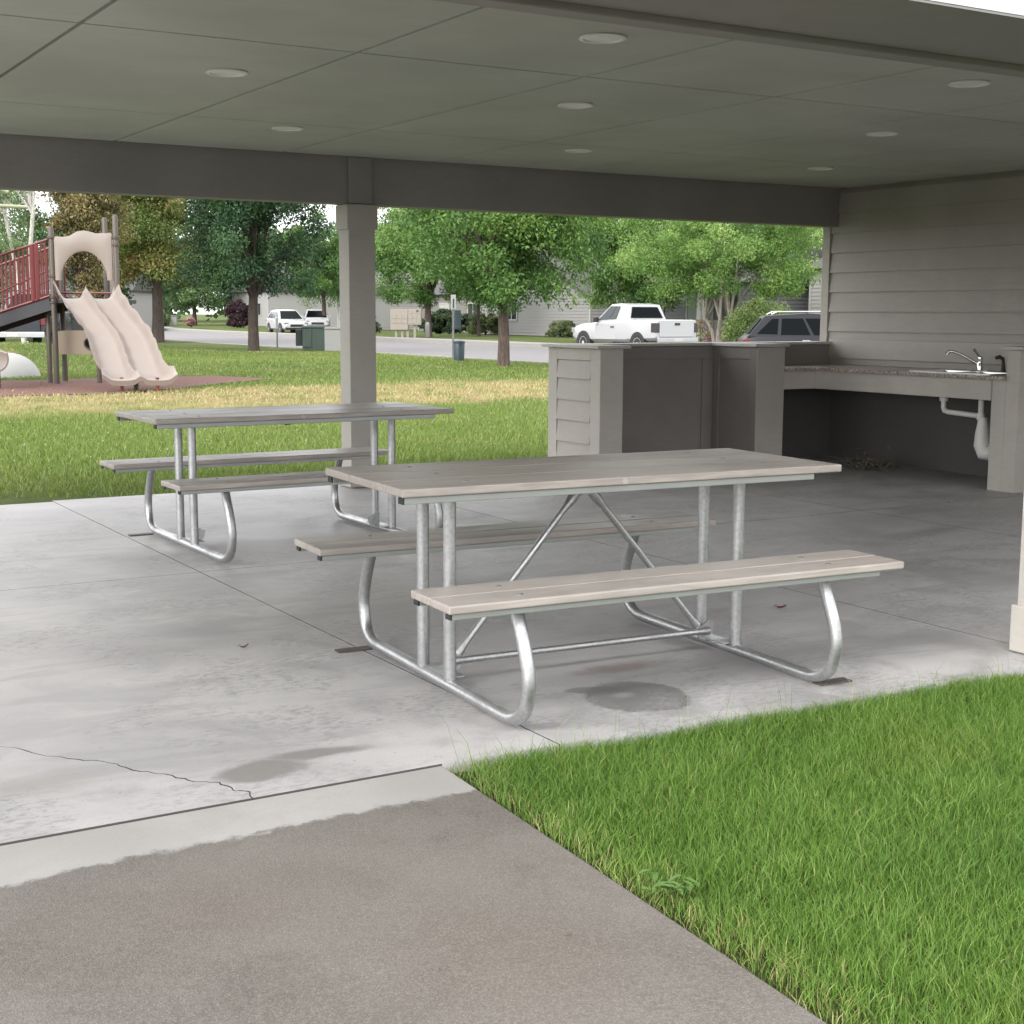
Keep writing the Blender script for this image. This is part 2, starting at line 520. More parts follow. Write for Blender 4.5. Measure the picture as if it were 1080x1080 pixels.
MAT['car_white'] = simple('white_car_paint', (0.34, 0.345, 0.35), 0.25, var=0.01)
MAT['car_dark'] = simple('charcoal_car_paint', (0.014, 0.015, 0.018), 0.35, var=0.05, spec=0.22)
MAT['car_black'] = simple('black_car_paint', (0.016, 0.019, 0.026), 0.22, var=0.05)
MAT['glass_dark'] = simple('tinted_car_glass', (0.003, 0.004, 0.005), 0.06, var=0.1, spec=0.06)
MAT['glass_dark'].node_tree.nodes['Principled BSDF'].inputs['Roughness'].default_value = 0.22
MAT['glass_mid'] = simple('car_glass', (0.080, 0.090, 0.095), 0.08, var=0.1, spec=0.8)
MAT['tyre'] = simple('tyre_rubber', (0.02, 0.02, 0.021), 0.8)
MAT['rim'] = simple('alloy_rim', (0.55, 0.56, 0.57), 0.35, 0.5)
MAT['tail_red'] = simple('red_tail_lens', (0.11, 0.008, 0.011), 0.3)
MAT['tail_dark'] = simple('smoked_tail_lens', (0.035, 0.03, 0.035), 0.25)
MAT['silver'] = simple('silver_trim', (0.4, 0.41, 0.42), 0.3, 0.7)
MAT['plate_white'] = simple('plate_white', (0.4, 0.4, 0.39), 0.5)

MAT['mailbox'] = simple('cream_painted_steel', (0.270, 0.243, 0.203), 0.5, var=0.04)
MAT['util_green'] = simple('green_utility_paint', (0.045, 0.070, 0.056), 0.55, var=0.08)
MAT['util_dark'] = simple('dark_green_utility_paint', (0.016, 0.027, 0.023), 0.55)
MAT['util_white'] = simple('chalky_white_plastic', (0.208, 0.211, 0.202), 0.6, var=0.06)
MAT['bin_blue'] = simple('slate_blue_bin', (0.016, 0.034, 0.045), 0.5, var=0.1)
MAT['grey_metal'] = simple('grey_post_metal', (0.180, 0.184, 0.184), 0.5, 0.5)
MAT['sign_white'] = simple('white_sign_face', (0.351, 0.356, 0.351), 0.5, var=0.02)

MAT['siding_grey'] = simple('pale_grey_siding', (0.236, 0.230, 0.225), 0.7, var=0.05)
MAT['siding_white'] = simple('white_siding', (0.279, 0.275, 0.266), 0.7, var=0.05)
MAT['siding_mid'] = simple('grey_siding', (0.122, 0.126, 0.128), 0.7, var=0.05)
MAT['siding_tan'] = simple('warm_grey_siding', (0.162, 0.155, 0.144), 0.7, var=0.05)
MAT['house_trim'] = simple('white_house_trim', (0.333, 0.333, 0.324), 0.6, var=0.03)
MAT['house_roof'] = simple('grey_shingles', (0.063, 0.061, 0.059), 0.9, var=0.3, scale=3)
MAT['window'] = simple('window_glass', (0.027, 0.034, 0.034), 0.08, var=0.3, scale=0.8, spec=0.8)
MAT['curtain'] = simple('pale_curtain', (0.225, 0.252, 0.225), 0.9, var=0.15, scale=3)
MAT['garage_dark'] = simple('dark_louvre', (0.023, 0.020, 0.019), 0.6)


def stone_mat():
    t = NT('ledge_stone')
    v = t.n('ShaderNodeTexVoronoi')
    v.inputs['Scale'].default_value = 5
    t.l(t.obj(), v.inputs['Vector'])
    base = t.mix(0.6, (0.33, 0.285, 0.235), v.outputs['Color'], 'OVERLAY')
    base = t.mix(0.5, base, (0.33, 0.27, 0.22))
    d = t.n('ShaderNodeTexVoronoi')
    d.feature = 'DISTANCE_TO_EDGE'
    d.inputs['Scale'].default_value = 5
    t.l(t.obj(), d.inputs['Vector'])
    base = t.mix(t.mr(d.outputs['Distance'], 0.02, 0.07, 1, 0), base, (0.09, 0.08, 0.07))
    t.color(base)
    t.rough(0.9)
    t.bump(t.mr(d.outputs['Distance'], 0, 0.12), 0.8, 0.05)
    return t.m


MAT['stone'] = stone_mat()


# ------------------------------------------------------------------ mesh builder
class MB:
    def __init__(s):
        s.v, s.f = [], []

    def add(s, vs, fs, M=None):
        o = len(s.v)
        for p in vs:
            p = Vector(p)
            if M is not None:
                p = M @ p
            s.v.append(p[:])
        s.f += [tuple(i + o for i in f) for f in fs]
        return s

    def b(s, x0, y0, z0, x1, y1, z1, M=None):
        vs = [(x, y, z) for z in (z0, z1) for y in (y0, y1) for x in (x0, x1)]
        return s.add(vs, [(0, 2, 3, 1), (4, 5, 7, 6), (0, 1, 5, 4), (2, 6, 7, 3), (0, 4, 6, 2), (1, 3, 7, 5)], M)

    def bar(s, p, q, w, h, upv=(0, 0, 1)):
        """box beam from p to q, w wide and h high"""
        p, q = Vector(p), Vector(q)
        d = (q - p)
        L = d.length
        d.normalize()
        side = d.cross(Vector(upv)).normalized()
        u = side.cross(d)
        M = Matrix(((d.x, side.x, u.x, p.x), (d.y, side.y, u.y, p.y), (d.z, side.z, u.z, p.z), (0, 0, 0, 1)))
        return s.b(0, -w / 2, -h / 2, L, w / 2, h / 2, M)

    def tube(s, pts, r, n=10, cap=True, M=None):
        pts = [Vector(p) for p in pts]
        rs = r if hasattr(r, '__len__') else [r] * len(pts)
        vs, fs = [], []
        t0 = (pts[1] - pts[0]).normalized()
        ref = Vector((0, 0, 1)) if abs(t0.z) < 0.9 else Vector((1, 0, 0))
        nrm = t0.cross(ref).normalized()
        for i, p in enumerate(pts):
            if i == 0:
                t = t0
            elif i == len(pts) - 1:
                t = (pts[i] - pts[i - 1]).normalized()
            else:
                t = ((pts[i + 1] - p).normalized() + (p - pts[i - 1]).normalized()).normalized()
            nrm = (nrm - t * nrm.dot(t)).normalized()
            bn = t.cross(nrm)
            for k in range(n):
                a = 2 * PI * k / n
                vs.append(p + (nrm * math.cos(a) + bn * math.sin(a)) * rs[i])
        for i in range(len(pts) - 1):
            for k in range(n):
                k2 = (k + 1) % n
                fs.append((i * n + k, i * n + k2, (i + 1) * n + k2, (i + 1) * n + k))
        if cap:
            fs.append(tuple(range(n))[::-1])
            fs.append(tuple((len(pts) - 1) * n + k for k in range(n)))
        return s.add(vs, fs, M)

    def lathe(s, prof, n=24, M=None, cap=True):
        vs, fs = [], []
        for r, z in prof:
            for k in range(n):
                a = 2 * PI * k / n
                vs.append((r * math.cos(a), r * math.sin(a), z))
        for i in range(len(prof) - 1):
            for k in range(n):
                k2 = (k + 1) % n
                fs.append((i * n + k, i * n + k2, (i + 1) * n + k2, (i + 1) * n + k))
        if cap:
            fs.append(tuple(range(n))[::-1])
            fs.append(tuple((len(prof) - 1) * n + k for k in range(n)))
        return s.add(vs, fs, M)

    def prism(s, poly, z0, z1, M=None):
        n = len(poly)
        vs = [(x, y, z0) for x, y in poly] + [(x, y, z1) for x, y in poly]
        fs = [tuple(range(n))[::-1], tuple(range(n, 2 * n))]
        for i in range(n):
            j = (i + 1) % n
            fs.append((i, j, n + j, n + i))
        return s.add(vs, fs, M)

    def grid(s, rows):
        """rows of points -> quads"""
        m = len(rows[0])
        vs = [p for r in rows for p in r]
        fs = [(i * m + j, i * m + j + 1, (i + 1) * m + j + 1, (i + 1) * m + j) for i in range(len(rows) - 1) for j in range(m - 1)]
        return s.add(vs, fs)

    def build(s, name, mat, parent=None, label=None, bevel=0.0, smooth=False, seg=2, angle=40):
        me = bpy.data.meshes.new(name)
        me.from_pydata(s.v, [], s.f)
        me.update()
        me.materials.append(mat)
        o = bpy.data.objects.new(name, me)
        COL.objects.link(o)
        if parent is not None:
            o.parent = parent
        if label:
            o['label'] = label
        if smooth:
            me.polygons.foreach_set('use_smooth', [True] * len(me.polygons))
            try:
                me.set_sharp_from_angle(angle=math.radians(angle))
            except Exception:
                pass
        if bevel:
            bm = o.modifiers.new('bevel', 'BEVEL')
            bm.width = bevel
            bm.segments = seg
            bm.limit_method = 'ANGLE'
            bm.angle_limit = math.radians(50)
        return o


def thing(name, label, cat, loc=(0, 0, 0), rz=0.0, group=None):
    o = bpy.data.objects.new(name, None)
    o.empty_display_size = 0.2
    COL.objects.link(o)
    o.location = loc
    o.rotation_euler = (0, 0, rz)
    return tag(o, label, cat, group)


def tag(o, label=None, cat=None, group=None, kind=None):
    if label:
        o['label'] = label
    if cat:
        o['category'] = cat
    if group:
        o['group'] = group
    if kind:
        o['kind'] = kind
    return o


def struct(o, kind='structure'):
    o['kind'] = kind
    return o


def copy_tree(o, parent=None):
    c = o.copy()
    COL.objects.link(c)
    c.parent = parent
    for ch in list(o.children):
        copy_tree(ch, c)
    return c


def np_mesh(name, V, loops, starts, totals, mat, var=None, parent=None, smooth=False):
    me = bpy.data.meshes.new(name)
    me.vertices.add(len(V))
    me.vertices.foreach_set('co', np.asarray(V, np.float32).ravel())
    me.loops.add(len(loops))
    me.loops.foreach_set('vertex_index', np.asarray(loops, np.int32))
    me.polygons.add(len(starts))
    me.polygons.foreach_set('loop_start', np.asarray(starts, np.int32))
    if var is not None:
        at_ = me.attributes.new('var', 'FLOAT', 'POINT')
        at_.data.foreach_set('value', np.asarray(var, np.float32))
    if smooth:
        me.polygons.foreach_set('use_smooth', np.ones(len(starts), bool))
    me.update(calc_edges=True)
    me.validate()
    me.materials.append(mat)
    o = bpy.data.objects.new(name, me)
    COL.objects.link(o)
    if parent is not None:
        o.parent = parent
    return o


def quads_mesh(name, V4, mat, var4=None, parent=None):
    """V4: (n,4,3)"""
    n = len(V4)
    return np_mesh(name, V4.reshape(-1, 3), np.arange(n * 4), np.arange(n) * 4, None, mat, None if var4 is None else np.repeat(var4, 4), parent)


# ================================================================== GROUND
gx = sorted(set([-400, -200, -100, -50, -20, -8] + [round(x * 1.0, 2) for x in range(-4, 21)] + [20.5, 21, 21.3, 21.5, 21.75, 22, 22.25, 22.6, 23, 25, 28, 31, 33, 33.5, 33.75, 34, 34.25, 34.5, 34.7, 35, 36, 38, 41, 45, 50, 58, 70, 90, 120, 170, 260, 420, 700]))
gy = sorted(set([-300, -120, -50, -20, -8] + [round(y * 1.0, 2) for y in range(-4, 60)] + [62, 65, 68, 72, 76, 80, 85, 90, 95, 100, 106, 112, 120, 128, 136, 145, 155, 170, 200, 260, 400, 700]))
m = MB()
m.grid([[(x, y, ground_z(x, y)) for x in gx] for y in gy])
struct(m.build('ground', MAT['lawn'], smooth=True, angle=70))

# street, kerbs and far pavement (follow the same curve as its bed)
def road_c(y):
    return 28.0 + (max(0, y - 95) ** 2) * 0.004
ys = [-80, -40, -10, 0, 10, 20, 30, 40, 50, 60, 70, 80, 90, 95, 100, 106, 112, 118, 126, 134, 142, 152]
m = MB()
m.grid([[(road_c(y) + k, y, -0.27 + (0.05 * (1 - abs(k) / 6.2))) for k in (-6.2, -4, 0, 4, 6.2)] for y in ys])
struct(m.build('road', MAT['asphalt'], smooth=True))
for side in (-1, 1):
    m = MB()
    for a, b in zip(ys[:-1], ys[1:]):
        pa, pb = (road_c(a) + side * 6.2, a), (road_c(b) + side * 6.2, b)
        m.bar((*pa, -0.19), (*pb, -0.19), 0.16, 0.2)
    struct(m.build('kerb', MAT['kerb']))
m = MB()
for a, b in zip(ys[:-1], ys[1:]):
    m.bar((road_c(a) + 7.1, a, -0.14), (road_c(b) + 7.1, b, -0.14), 1.5, 0.12)
struct(m.build('sidewalk', MAT['kerb']))

# mulch bed under the play equipment
poly = [(-4, 27.2), (1, 25.8), (5, 24.9), (6.6, 24.7), (8.1, 25.7), (9.6, 27.2), (11.2, 28.5), (10.6, 30.0), (8.8, 30.6), (6.6, 30.2), (3, 31.2), (-4, 34)]
m = MB()
m.add([(x, y, ground_z(x, y) + 0.014) for x, y in poly], [tuple(range(len(poly)))])
struct(m.build('mulch_bed', MAT['mulch']))

# ================================================================== SLAB and PATH
XE = [-2.3, 0.0, 2.3, 4.6, 6.9, 9.6]
def fy(x):
    return 3.55 if x < 1.9 else 3.55 - (x - 1.9) * 0.043
YE = [None, 6.9, 10.0]
J = 0.0028
m = MB()
for i in range(len(XE) - 1):
    for j in range(2):
        x0, x1 = XE[i] + J, XE[i + 1] - J
        if j == 0:
            ya, yb = fy(x0), fy(x1)
            y1 = YE[1] - J
            if XE[i] == 0.0:
                # this bay is split by a wandering crack
                ck = [(0.0 + J, 4.98), (0.14, 4.93), (0.30, 4.79), (0.45, 4.76), (0.60, 4.57), (0.70, 4.52), (0.80, 4.40), (0.86, 4.33), (0.90, 4.24), (0.99, 4.13), (1.06, 4.05), (1.10, 3.95), (1.17, 3.87), (1.21, 3.78), (1.28, 3.72), (1.29, 3.64), (1.325, 3.60), (1.315, 3.55)]
                rc_ = random.Random(4)
                fine = []
                for (xa, ya_), (xb, yb_) in zip(ck[:-1], ck[1:]):
                    for k in range(4):
                        f = k / 4
                        jj = 0.007 if k else 0.0
                        fine.append((xa + (xb - xa) * f + rc_.uniform(-jj, jj), ya_ + (yb_ - ya_) * f + rc_.uniform(-jj, jj)))
                ck = fine + [ck[-1]]
                n = len(ck)
                w = [0.0008 + 0.0019 * (k / n) + 0.0007 * math.sin(k * 0.9) for k in range(n)]
                lo = [(x - w[k], y - w[k]) for k, (x, y) in enumerate(ck)]
                hi = [(x + w[k], y + w[k]) for k, (x, y) in enumerate(ck)]
                m.prism([(x0, 3.55)] + [(lo[-1][0], 3.55)] + lo[::-1][1:], -0.12, 0.0)
                m.prism([(hi[-1][0], 3.55), (1.9, 3.55), (x1, fy(x1)), (x1, y1), (x0, y1)] + hi[:-1], -0.12, 0.0)
                continue
            if XE[i] == 2.3:
                m.prism([(x0, ya), (x1, yb), (x1, y1), (x0, y1)], -0.12, 0.0)
                continue
            m.prism([(x0, ya), (x1, yb), (x1, y1), (x0, y1)], -0.12, 0.0)
        else:
            m.b(x0, YE[1] + J, -0.12, x1, YE[2] + 0.06 * (i > 1), 0.0)
o = struct(m.build('pavement', MAT['concrete']))
o.data.materials.append(MAT['dark_joint'])
for p in o.data.polygons:
    if abs(p.normal.z) < 0.5 and not (p.center.y < 3.56 and p.normal.y < -0.9 and p.center.x > 1.9):
        p.material_index = 1
m = MB()
m.prism([(-2.25, 3.56), (1.9, 3.56), (9.5, 3.24), (9.5, 9.95), (-2.25, 9.95)], -0.16, -0.03)
struct(m.build('pavement_bed', MAT['dark_joint']))
m = MB()
m.prism([(-0.6, -3.0), (1.62, -3.0), (1.80, 1.83), (1.898, 3.5465), (-0.6, 3.5465)], -0.12, -0.003)
struct(m.build('path', MAT['path'], bevel=0.006, seg=2))

# ================================================================== SHELTER
H = 2.44
sh = thing('picnic_shelter', 'open taupe picnic shelter with flat panelled ceiling, square posts and one sided wall', 'shelter')
# ceiling sheets
cxs = [-1.97 + 1.2 * 0, ] 
cxs = [1.53 + 1.2 * k for k in range(-1, 8)]
cxs = [-0.30] + [c for c in cxs if 0 < c < 9.3] + [9.30]
cys = [3.47, 5.86, 8.24, 9.71]
m = MB()
g = 0.010
for a, b in zip(cxs[:-1], cxs[1:]):
    for c, d in zip(cys[:-1], cys[1:]):
        m.b(a + g, c + g, H, b - g, d - g, H + 0.03)
m.build('ceiling', MAT['ceiling'], sh, bevel=0.002, seg=1)
m = MB().b(cxs[0], 3.47, H + 0.032, 9.33, 9.88, H + 0.06)
m.build('ceiling_backing', MAT['dark_joint'], sh)
# beams
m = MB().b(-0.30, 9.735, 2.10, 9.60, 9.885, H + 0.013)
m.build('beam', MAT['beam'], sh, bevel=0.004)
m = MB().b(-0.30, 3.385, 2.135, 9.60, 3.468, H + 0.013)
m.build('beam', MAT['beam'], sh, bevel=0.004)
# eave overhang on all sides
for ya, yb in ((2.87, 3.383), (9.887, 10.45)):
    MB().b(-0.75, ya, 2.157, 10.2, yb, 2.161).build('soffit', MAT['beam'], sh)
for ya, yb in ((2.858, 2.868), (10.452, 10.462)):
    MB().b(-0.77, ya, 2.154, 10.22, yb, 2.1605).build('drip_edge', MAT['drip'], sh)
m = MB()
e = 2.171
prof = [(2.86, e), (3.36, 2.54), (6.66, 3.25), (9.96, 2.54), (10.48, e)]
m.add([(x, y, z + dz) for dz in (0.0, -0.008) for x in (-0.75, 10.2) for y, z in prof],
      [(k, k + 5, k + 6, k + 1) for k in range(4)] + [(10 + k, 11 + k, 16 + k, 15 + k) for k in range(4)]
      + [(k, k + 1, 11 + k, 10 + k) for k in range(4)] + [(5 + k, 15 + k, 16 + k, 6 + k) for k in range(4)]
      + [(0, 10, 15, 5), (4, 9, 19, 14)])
for xe in (-0.74, 10.19):
    q = [(xe, y, z - 0.009) for y, z in prof]
    MB().add(q, [(0, 1, 2, 3, 4)]).build('gable_panel', MAT['trim'], sh)
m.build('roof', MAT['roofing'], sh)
# posts
def post(x0, x1, y0, y1, top, basez, fy0):
    m = MB().b(x0, y0, 0.0, x1, y1, top)
    p = m.build('column', MAT['trim'], sh, bevel=0.006)
    k = 0.016
    q = MB().b(x0 - k, y0 - k, 0.004, x1 + k, y1 + k, basez)
    q.build('base', MAT['trim'], p, bevel=0.006)
    q = MB().b(x0 - k, y0 - k, top - 0.185, x1 + k, y1 + k, top - 0.002)
    q.build('capital', MAT['trim'], p, bevel=0.005)
post(4.425, 4.64, 9.695, 9.875, 2.10, 0.115, 0)
post(4.505, 4.72, 3.43, 3.645, 2.135, 0.19, 0)
post(-0.175, 0.04, 9.695, 9.875, 2.10, 0.115, 0)
post(-0.2, 0.015, 3.43, 3.645, 2.135, 0.19, 0)
MB().b(4.44, 9.705, 2.103, 4.625, 9.733, H - 0.002).build('pilaster', MAT['beam'], sh, bevel=0.004)
# right wall, lap siding
m = MB().b(9.345, 3.47, 0.0, 9.45, 9.88, H)
wall = m.build('wall', MAT['siding'], sh)
m = MB()
z = 0.095
while z < 2.43:
    z1 = min(z + 0.177, 2.437)
    ye = 9.818 if z > 0.97 else 7.02
    # each board leans out at its lower edge
    m.add([(9.312, 3.5, z), (9.312, ye, z), (9.333, ye, z1 + 0.004), (9.333, 3.5, z1 + 0.004), (9.344, 3.5, z), (9.344, ye, z), (9.344, ye, z1 + 0.004), (9.344, 3.5, z1 + 0.004)],
          [(0, 1, 2, 3), (4, 7, 6, 5), (0, 4, 5, 1), (3, 2, 6, 7), (0, 3, 7, 4), (1, 5, 6, 2)])
    z += 0.177
m.build('siding', MAT['siding'], wall)
m = MB().b(9.305, 9.822, 0.98, 9.47, 9.915, H - 0.003)
m.build('corner_trim', MAT['trim'], wall, bevel=0.004)
# recessed ceiling lamps (unlit)
lamps = [(2.41, 6.64), (3.44, 8.42), (3.43, 4.99), (4.39, 6.64), (5.61, 8.44), (5.61, 4.99), (6.69, 6.63), (7.87, 8.44)]
for x, y in lamps:
    M = Matrix.Translation((x, y, 0))
    a = MB().lathe([(0.098, H - 0.001), (0.100, H - 0.008), (0.092, H - 0.012), (0.082, H - 0.012), (0.078, H - 0.004)], 36, M, cap=False).build('ceiling_light', MAT['lamp_trim'], sh, smooth=True)
    MB().lathe([(0.0001, H - 0.009), (0.05, H - 0.0085), (0.079, H - 0.004)], 36, M, cap=False).build('lens', MAT['lamp_lens'], a, smooth=True)

# ================================================================== KITCHEN COUNTER
kt = thing('kitchen_counter', 'taupe outdoor kitchen counter with pony walls, stone top and double sink against the sided wall', 'counter')
# left wing wall with lapped panel
WX0, WX1, WY0 = 6.312, 6.53, 9.17
RX0, RX1 = 7.905, 8.205
wing = MB().b(WX0 + 0.02, WY0 + 0.012, 0, WX1, 9.90, 1.035).build('wing_wall', MAT['siding'], kt, bevel=0.003)
m = MB()
m.b(WX0, WY0, 0, WX0 + 0.019, WY0 + 0.125, 1.034)
m.b(WX0, 9.785, 0, WX0 + 0.019, 9.912, 1.034)
m.b(WX0, WY0 + 0.126, 0.94, WX0 + 0.019, 9.784, 1.034)
m.b(WX0 + 0.0005, WY0 - 0.011, 0, WX1 + 0.002, WY0 + 0.0115, 1.0345)
m.build('trim_boards', MAT['trim'], wing, bevel=0.003)
m = MB()
z = 0.005
for z, z1 in ((0.0, 0.10), (0.102, 0.276), (0.278, 0.451), (0.453, 0.617), (0.619, 0.790), (0.792, 0.936)):
    ya, yb = WY0 + 0.127, 9.783
    m.add([(WX0 - 0.004, ya, z), (WX0 - 0.004, yb, z), (WX0 + 0.012, yb, z1), (WX0 + 0.012, ya, z1), (WX0 + 0.02, ya, z), (WX0 + 0.02, yb, z), (WX0 + 0.02, yb, z1), (WX0 + 0.02, ya, z1)],
          [(0, 3, 2, 1), (4, 5, 6, 7), (0, 1, 5, 4), (3, 7, 6, 2), (0, 4, 7, 3), (1, 2, 6, 5)])
m.build('lap_panel', MAT['siding'], wing)
# back pony wall
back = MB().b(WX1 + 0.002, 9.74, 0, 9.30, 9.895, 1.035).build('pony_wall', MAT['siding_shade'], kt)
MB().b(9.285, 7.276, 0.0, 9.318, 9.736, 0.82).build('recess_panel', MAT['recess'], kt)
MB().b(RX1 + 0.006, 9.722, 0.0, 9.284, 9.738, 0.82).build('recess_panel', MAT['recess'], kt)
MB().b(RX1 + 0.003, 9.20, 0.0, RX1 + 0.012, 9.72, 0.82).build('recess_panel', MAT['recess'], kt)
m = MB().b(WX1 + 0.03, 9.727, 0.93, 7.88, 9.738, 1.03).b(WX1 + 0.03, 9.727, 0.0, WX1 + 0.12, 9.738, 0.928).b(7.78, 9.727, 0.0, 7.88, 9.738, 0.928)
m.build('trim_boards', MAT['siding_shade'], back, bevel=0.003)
# right wing (between opening and counter)

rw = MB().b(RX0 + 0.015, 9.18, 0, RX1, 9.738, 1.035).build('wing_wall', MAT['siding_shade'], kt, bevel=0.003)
m = MB()
m.b(RX0, 9.168, 0, RX0 + 0.014, 9.25, 1.034)
m.b(RX0, 9.66, 0, RX0 + 0.014, 9.736, 1.034)
m.b(RX0, 9.251, 0.93, RX0 + 0.014, 9.659, 1.034)
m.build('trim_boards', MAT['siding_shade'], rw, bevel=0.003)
MB().b(RX0 + 0.0005, 9.158, 0, RX1 + 0.004, 9.1675, 1.0345).build('end_board', MAT['siding'], rw, bevel=0.003)
# caps
m = MB()
m.b(WX0 - 0.045, WY0 - 0.045, 1.037, WX1 + 0.055, 9.955, 1.062)
m.build('cap', MAT['cap'], wing, bevel=0.004)
MB().b(WX1 + 0.056, 9.70, 1.0375, RX0 - 0.046, 9.955, 1.0615).build('cap', MAT['cap'], back, bevel=0.004)
MB().b(RX0 - 0.045, 9.125, 1.037, RX1 + 0.03, 9.699, 1.062).build('cap', MAT['cap'], rw, bevel=0.004)
MB().b(RX0 - 0.045, 9.70, 1.0375, 9.30, 9.955, 1.0615).build('cap', MAT['cap'], back, bevel=0.004)
# far-right wing beside the sink
lw = MB().b(8.582, 7.03, 0, 9.30, 7.148, 1.055).build('wing_wall', MAT['trim'], kt)
MB().b(8.5815, 7.1495, 0, 9.29, 7.275, 0.829).build('leg', MAT['trim'], kt)
MB().b(8.545, 6.99, 1.057, 9.30, 7.175, 1.082).build('cap', MAT['cap'], lw, bevel=0.004)
# aprons
m = MB()
m.b(RX1 + 0.006, 9.17, 0.675, 8.58, 9.19, 0.829)
m.b(8.565, 7.277, 0.675, 8.585, 9.168, 0.829)
m.build('apron', MAT['trim'], kt, bevel=0.003)
# worktop (L)
ct = MB()
def ltop(z0, z1):
    ct.prism([(RX1 + 0.006, 9.140), (8.54, 9.140), (8.54, 7.152), (8.66, 7.152), (8.66, 9.30), (8.66, 9.736), (RX1 + 0.006, 9.736)], z0, z1)
    ct.prism([(8.661, 8.17), (9.30, 8.17), (9.30, 9.736), (8.661, 9.736)], z0, z1)
    ct.prism([(8.661, 7.152), (9.30, 7.152), (9.30, 7.37), (8.661, 7.37)], z0, z1)
    ct.prism([(9.07, 7.371), (9.30, 7.371), (9.30, 8.169), (9.07, 8.169)], z0, z1)
ltop(0.831, 0.858)
top = ct.build('worktop', MAT['granite'], kt)
# splashbacks
MB().b(9.27, 7.152, 0.86, 9.3, 9.736, 0.912).build('splashback', MAT['siding'], kt)
MB().b(9.255, 7.18, 0.914, 9.30, 9.736, 1.085).build('ledge_board', MAT['light_ledge'], kt, bevel=0.004)
# sink: rim, two bowls
m = MB()
rx0, rx1, ry0, ry1 = 8.655, 9.08, 7.365, 8.175
for (a, b, c, d) in ((rx0, ry0, rx1, ry0 + 0.035), (rx0, ry1 - 0.035, rx1, ry1), (rx0, ry0 + 0.0355, rx0 + 0.03, ry1 - 0.0355), (rx1 - 0.06, ry0 + 0.0355, rx1, ry1 - 0.0355), (rx0 + 0.0305, 7.755, rx1 - 0.0605, 7.785)):
    m.b(a, b, 0.859, c, d, 0.866)
for y0, y1 in ((ry0 + 0.036, 7.754), (7.786, ry1 - 0.036)):
    x0, x1 = rx0 + 0.031, rx1 - 0.061
    z0, z1 = 0.70, 0.862
    k = 0.03
    m.add([(x0, y0, z1), (x1, y0, z1), (x1, y1, z1), (x0, y1, z1), (x0 + k, y0 + k, z0), (x1 - k, y0 + k, z0), (x1 - k, y1 - k, z0), (x0 + k, y1 - k, z0)],
          [(0, 1, 5, 4), (1, 2, 6, 5), (2, 3, 7, 6), (3, 0, 4, 7), (4, 5, 6, 7)])
sink = m.build('sink', MAT['stainless'], kt)
for y in (7.57, 7.97):
    MB().lathe([(0.05, 0.66), (0.055, 0.695), (0.04, 0.703)], 16, Matrix.Translation((8.84, y, 0))).build('drain_strainer', MAT['black'], sink, smooth=True)
# tap
fa = MB()
fa.b(9.02, 7.70, 0.867, 9.07, 7.90, 0.877)
fa.lathe([(0.026, 0.877), (0.024, 0.93), (0.020, 0.945), (0.024, 0.955), (0.022, 0.975), (0.010, 0.985)], 16, Matrix.Translation((9.045, 7.80, 0)))
fau = fa.build('faucet', MAT['chrome'], kt, smooth=True)
MB().tube([(9.04, 7.81, 0.92), (9.00, 7.86, 0.955), (8.95, 7.91, 0.995), (8.90, 7.955, 1.02), (8.875, 7.975, 1.018), (8.865, 7.985, 0.995)], [0.013, 0.012, 0.011, 0.011, 0.012, 0.013], 10).build('spout', MAT['chrome'], fau, smooth=True)
MB().tube([(9.045, 7.80, 0.975), (9.03, 7.825, 1.01), (9.02, 7.845, 1.04)], [0.010, 0.009, 0.012], 8).build('handle', MAT['chrome'], fau, smooth=True)
sp = MB().tube([(9.05, 7.575, 0.868), (9.05, 7.575, 0.93), (9.045, 7.5755, 0.97), (9.03, 7.60, 0.985), (9.015, 7.625, 0.975)], [0.02, 0.013, 0.015, 0.016, 0.014], 10)
sp.build('sprayer', MAT['black'], kt, smooth=True)
# waste pipes: branch from the far bowl and bottle-shaped guard on the near one
m = MB()
m.lathe([(0.034, 0.625), (0.036, 0.66)], 14, Matrix.Translation((8.84, 7.97, 0)))
m.tube([(8.84, 7.97, 0.63), (8.84, 7.97, 0.575), (8.84, 7.955, 0.548), (8.84, 7.92, 0.54), (8.84, 7.61, 0.528)], 0.021, 12)
m.tube([(8.84, 7.59, 0.655), (8.84, 7.59, 0.43)], 0.024, 12)
m.lathe([(0.030, 0.50), (0.033, 0.505), (0.033, 0.545), (0.030, 0.55)], 14, Matrix.Translation((8.84, 7.59, 0)))
m.tube([(8.84, 7.565, 0.52), (8.84, 7.567, 0.40), (8.845, 7.563, 0.31), (8.85, 7.535, 0.255), (8.86, 7.49, 0.25), (8.87, 7.455, 0.285), (8.885, 7.43, 0.36), (8.93, 7.41, 0.42), (9.05, 7.40, 0.44), (9.28, 7.40, 0.44)], [0.035, 0.055, 0.07, 0.078, 0.07, 0.055, 0.03, 0.022, 0.021, 0.021], 14)
m.build('drain_pipe', MAT['pvc'], kt, smooth=True)
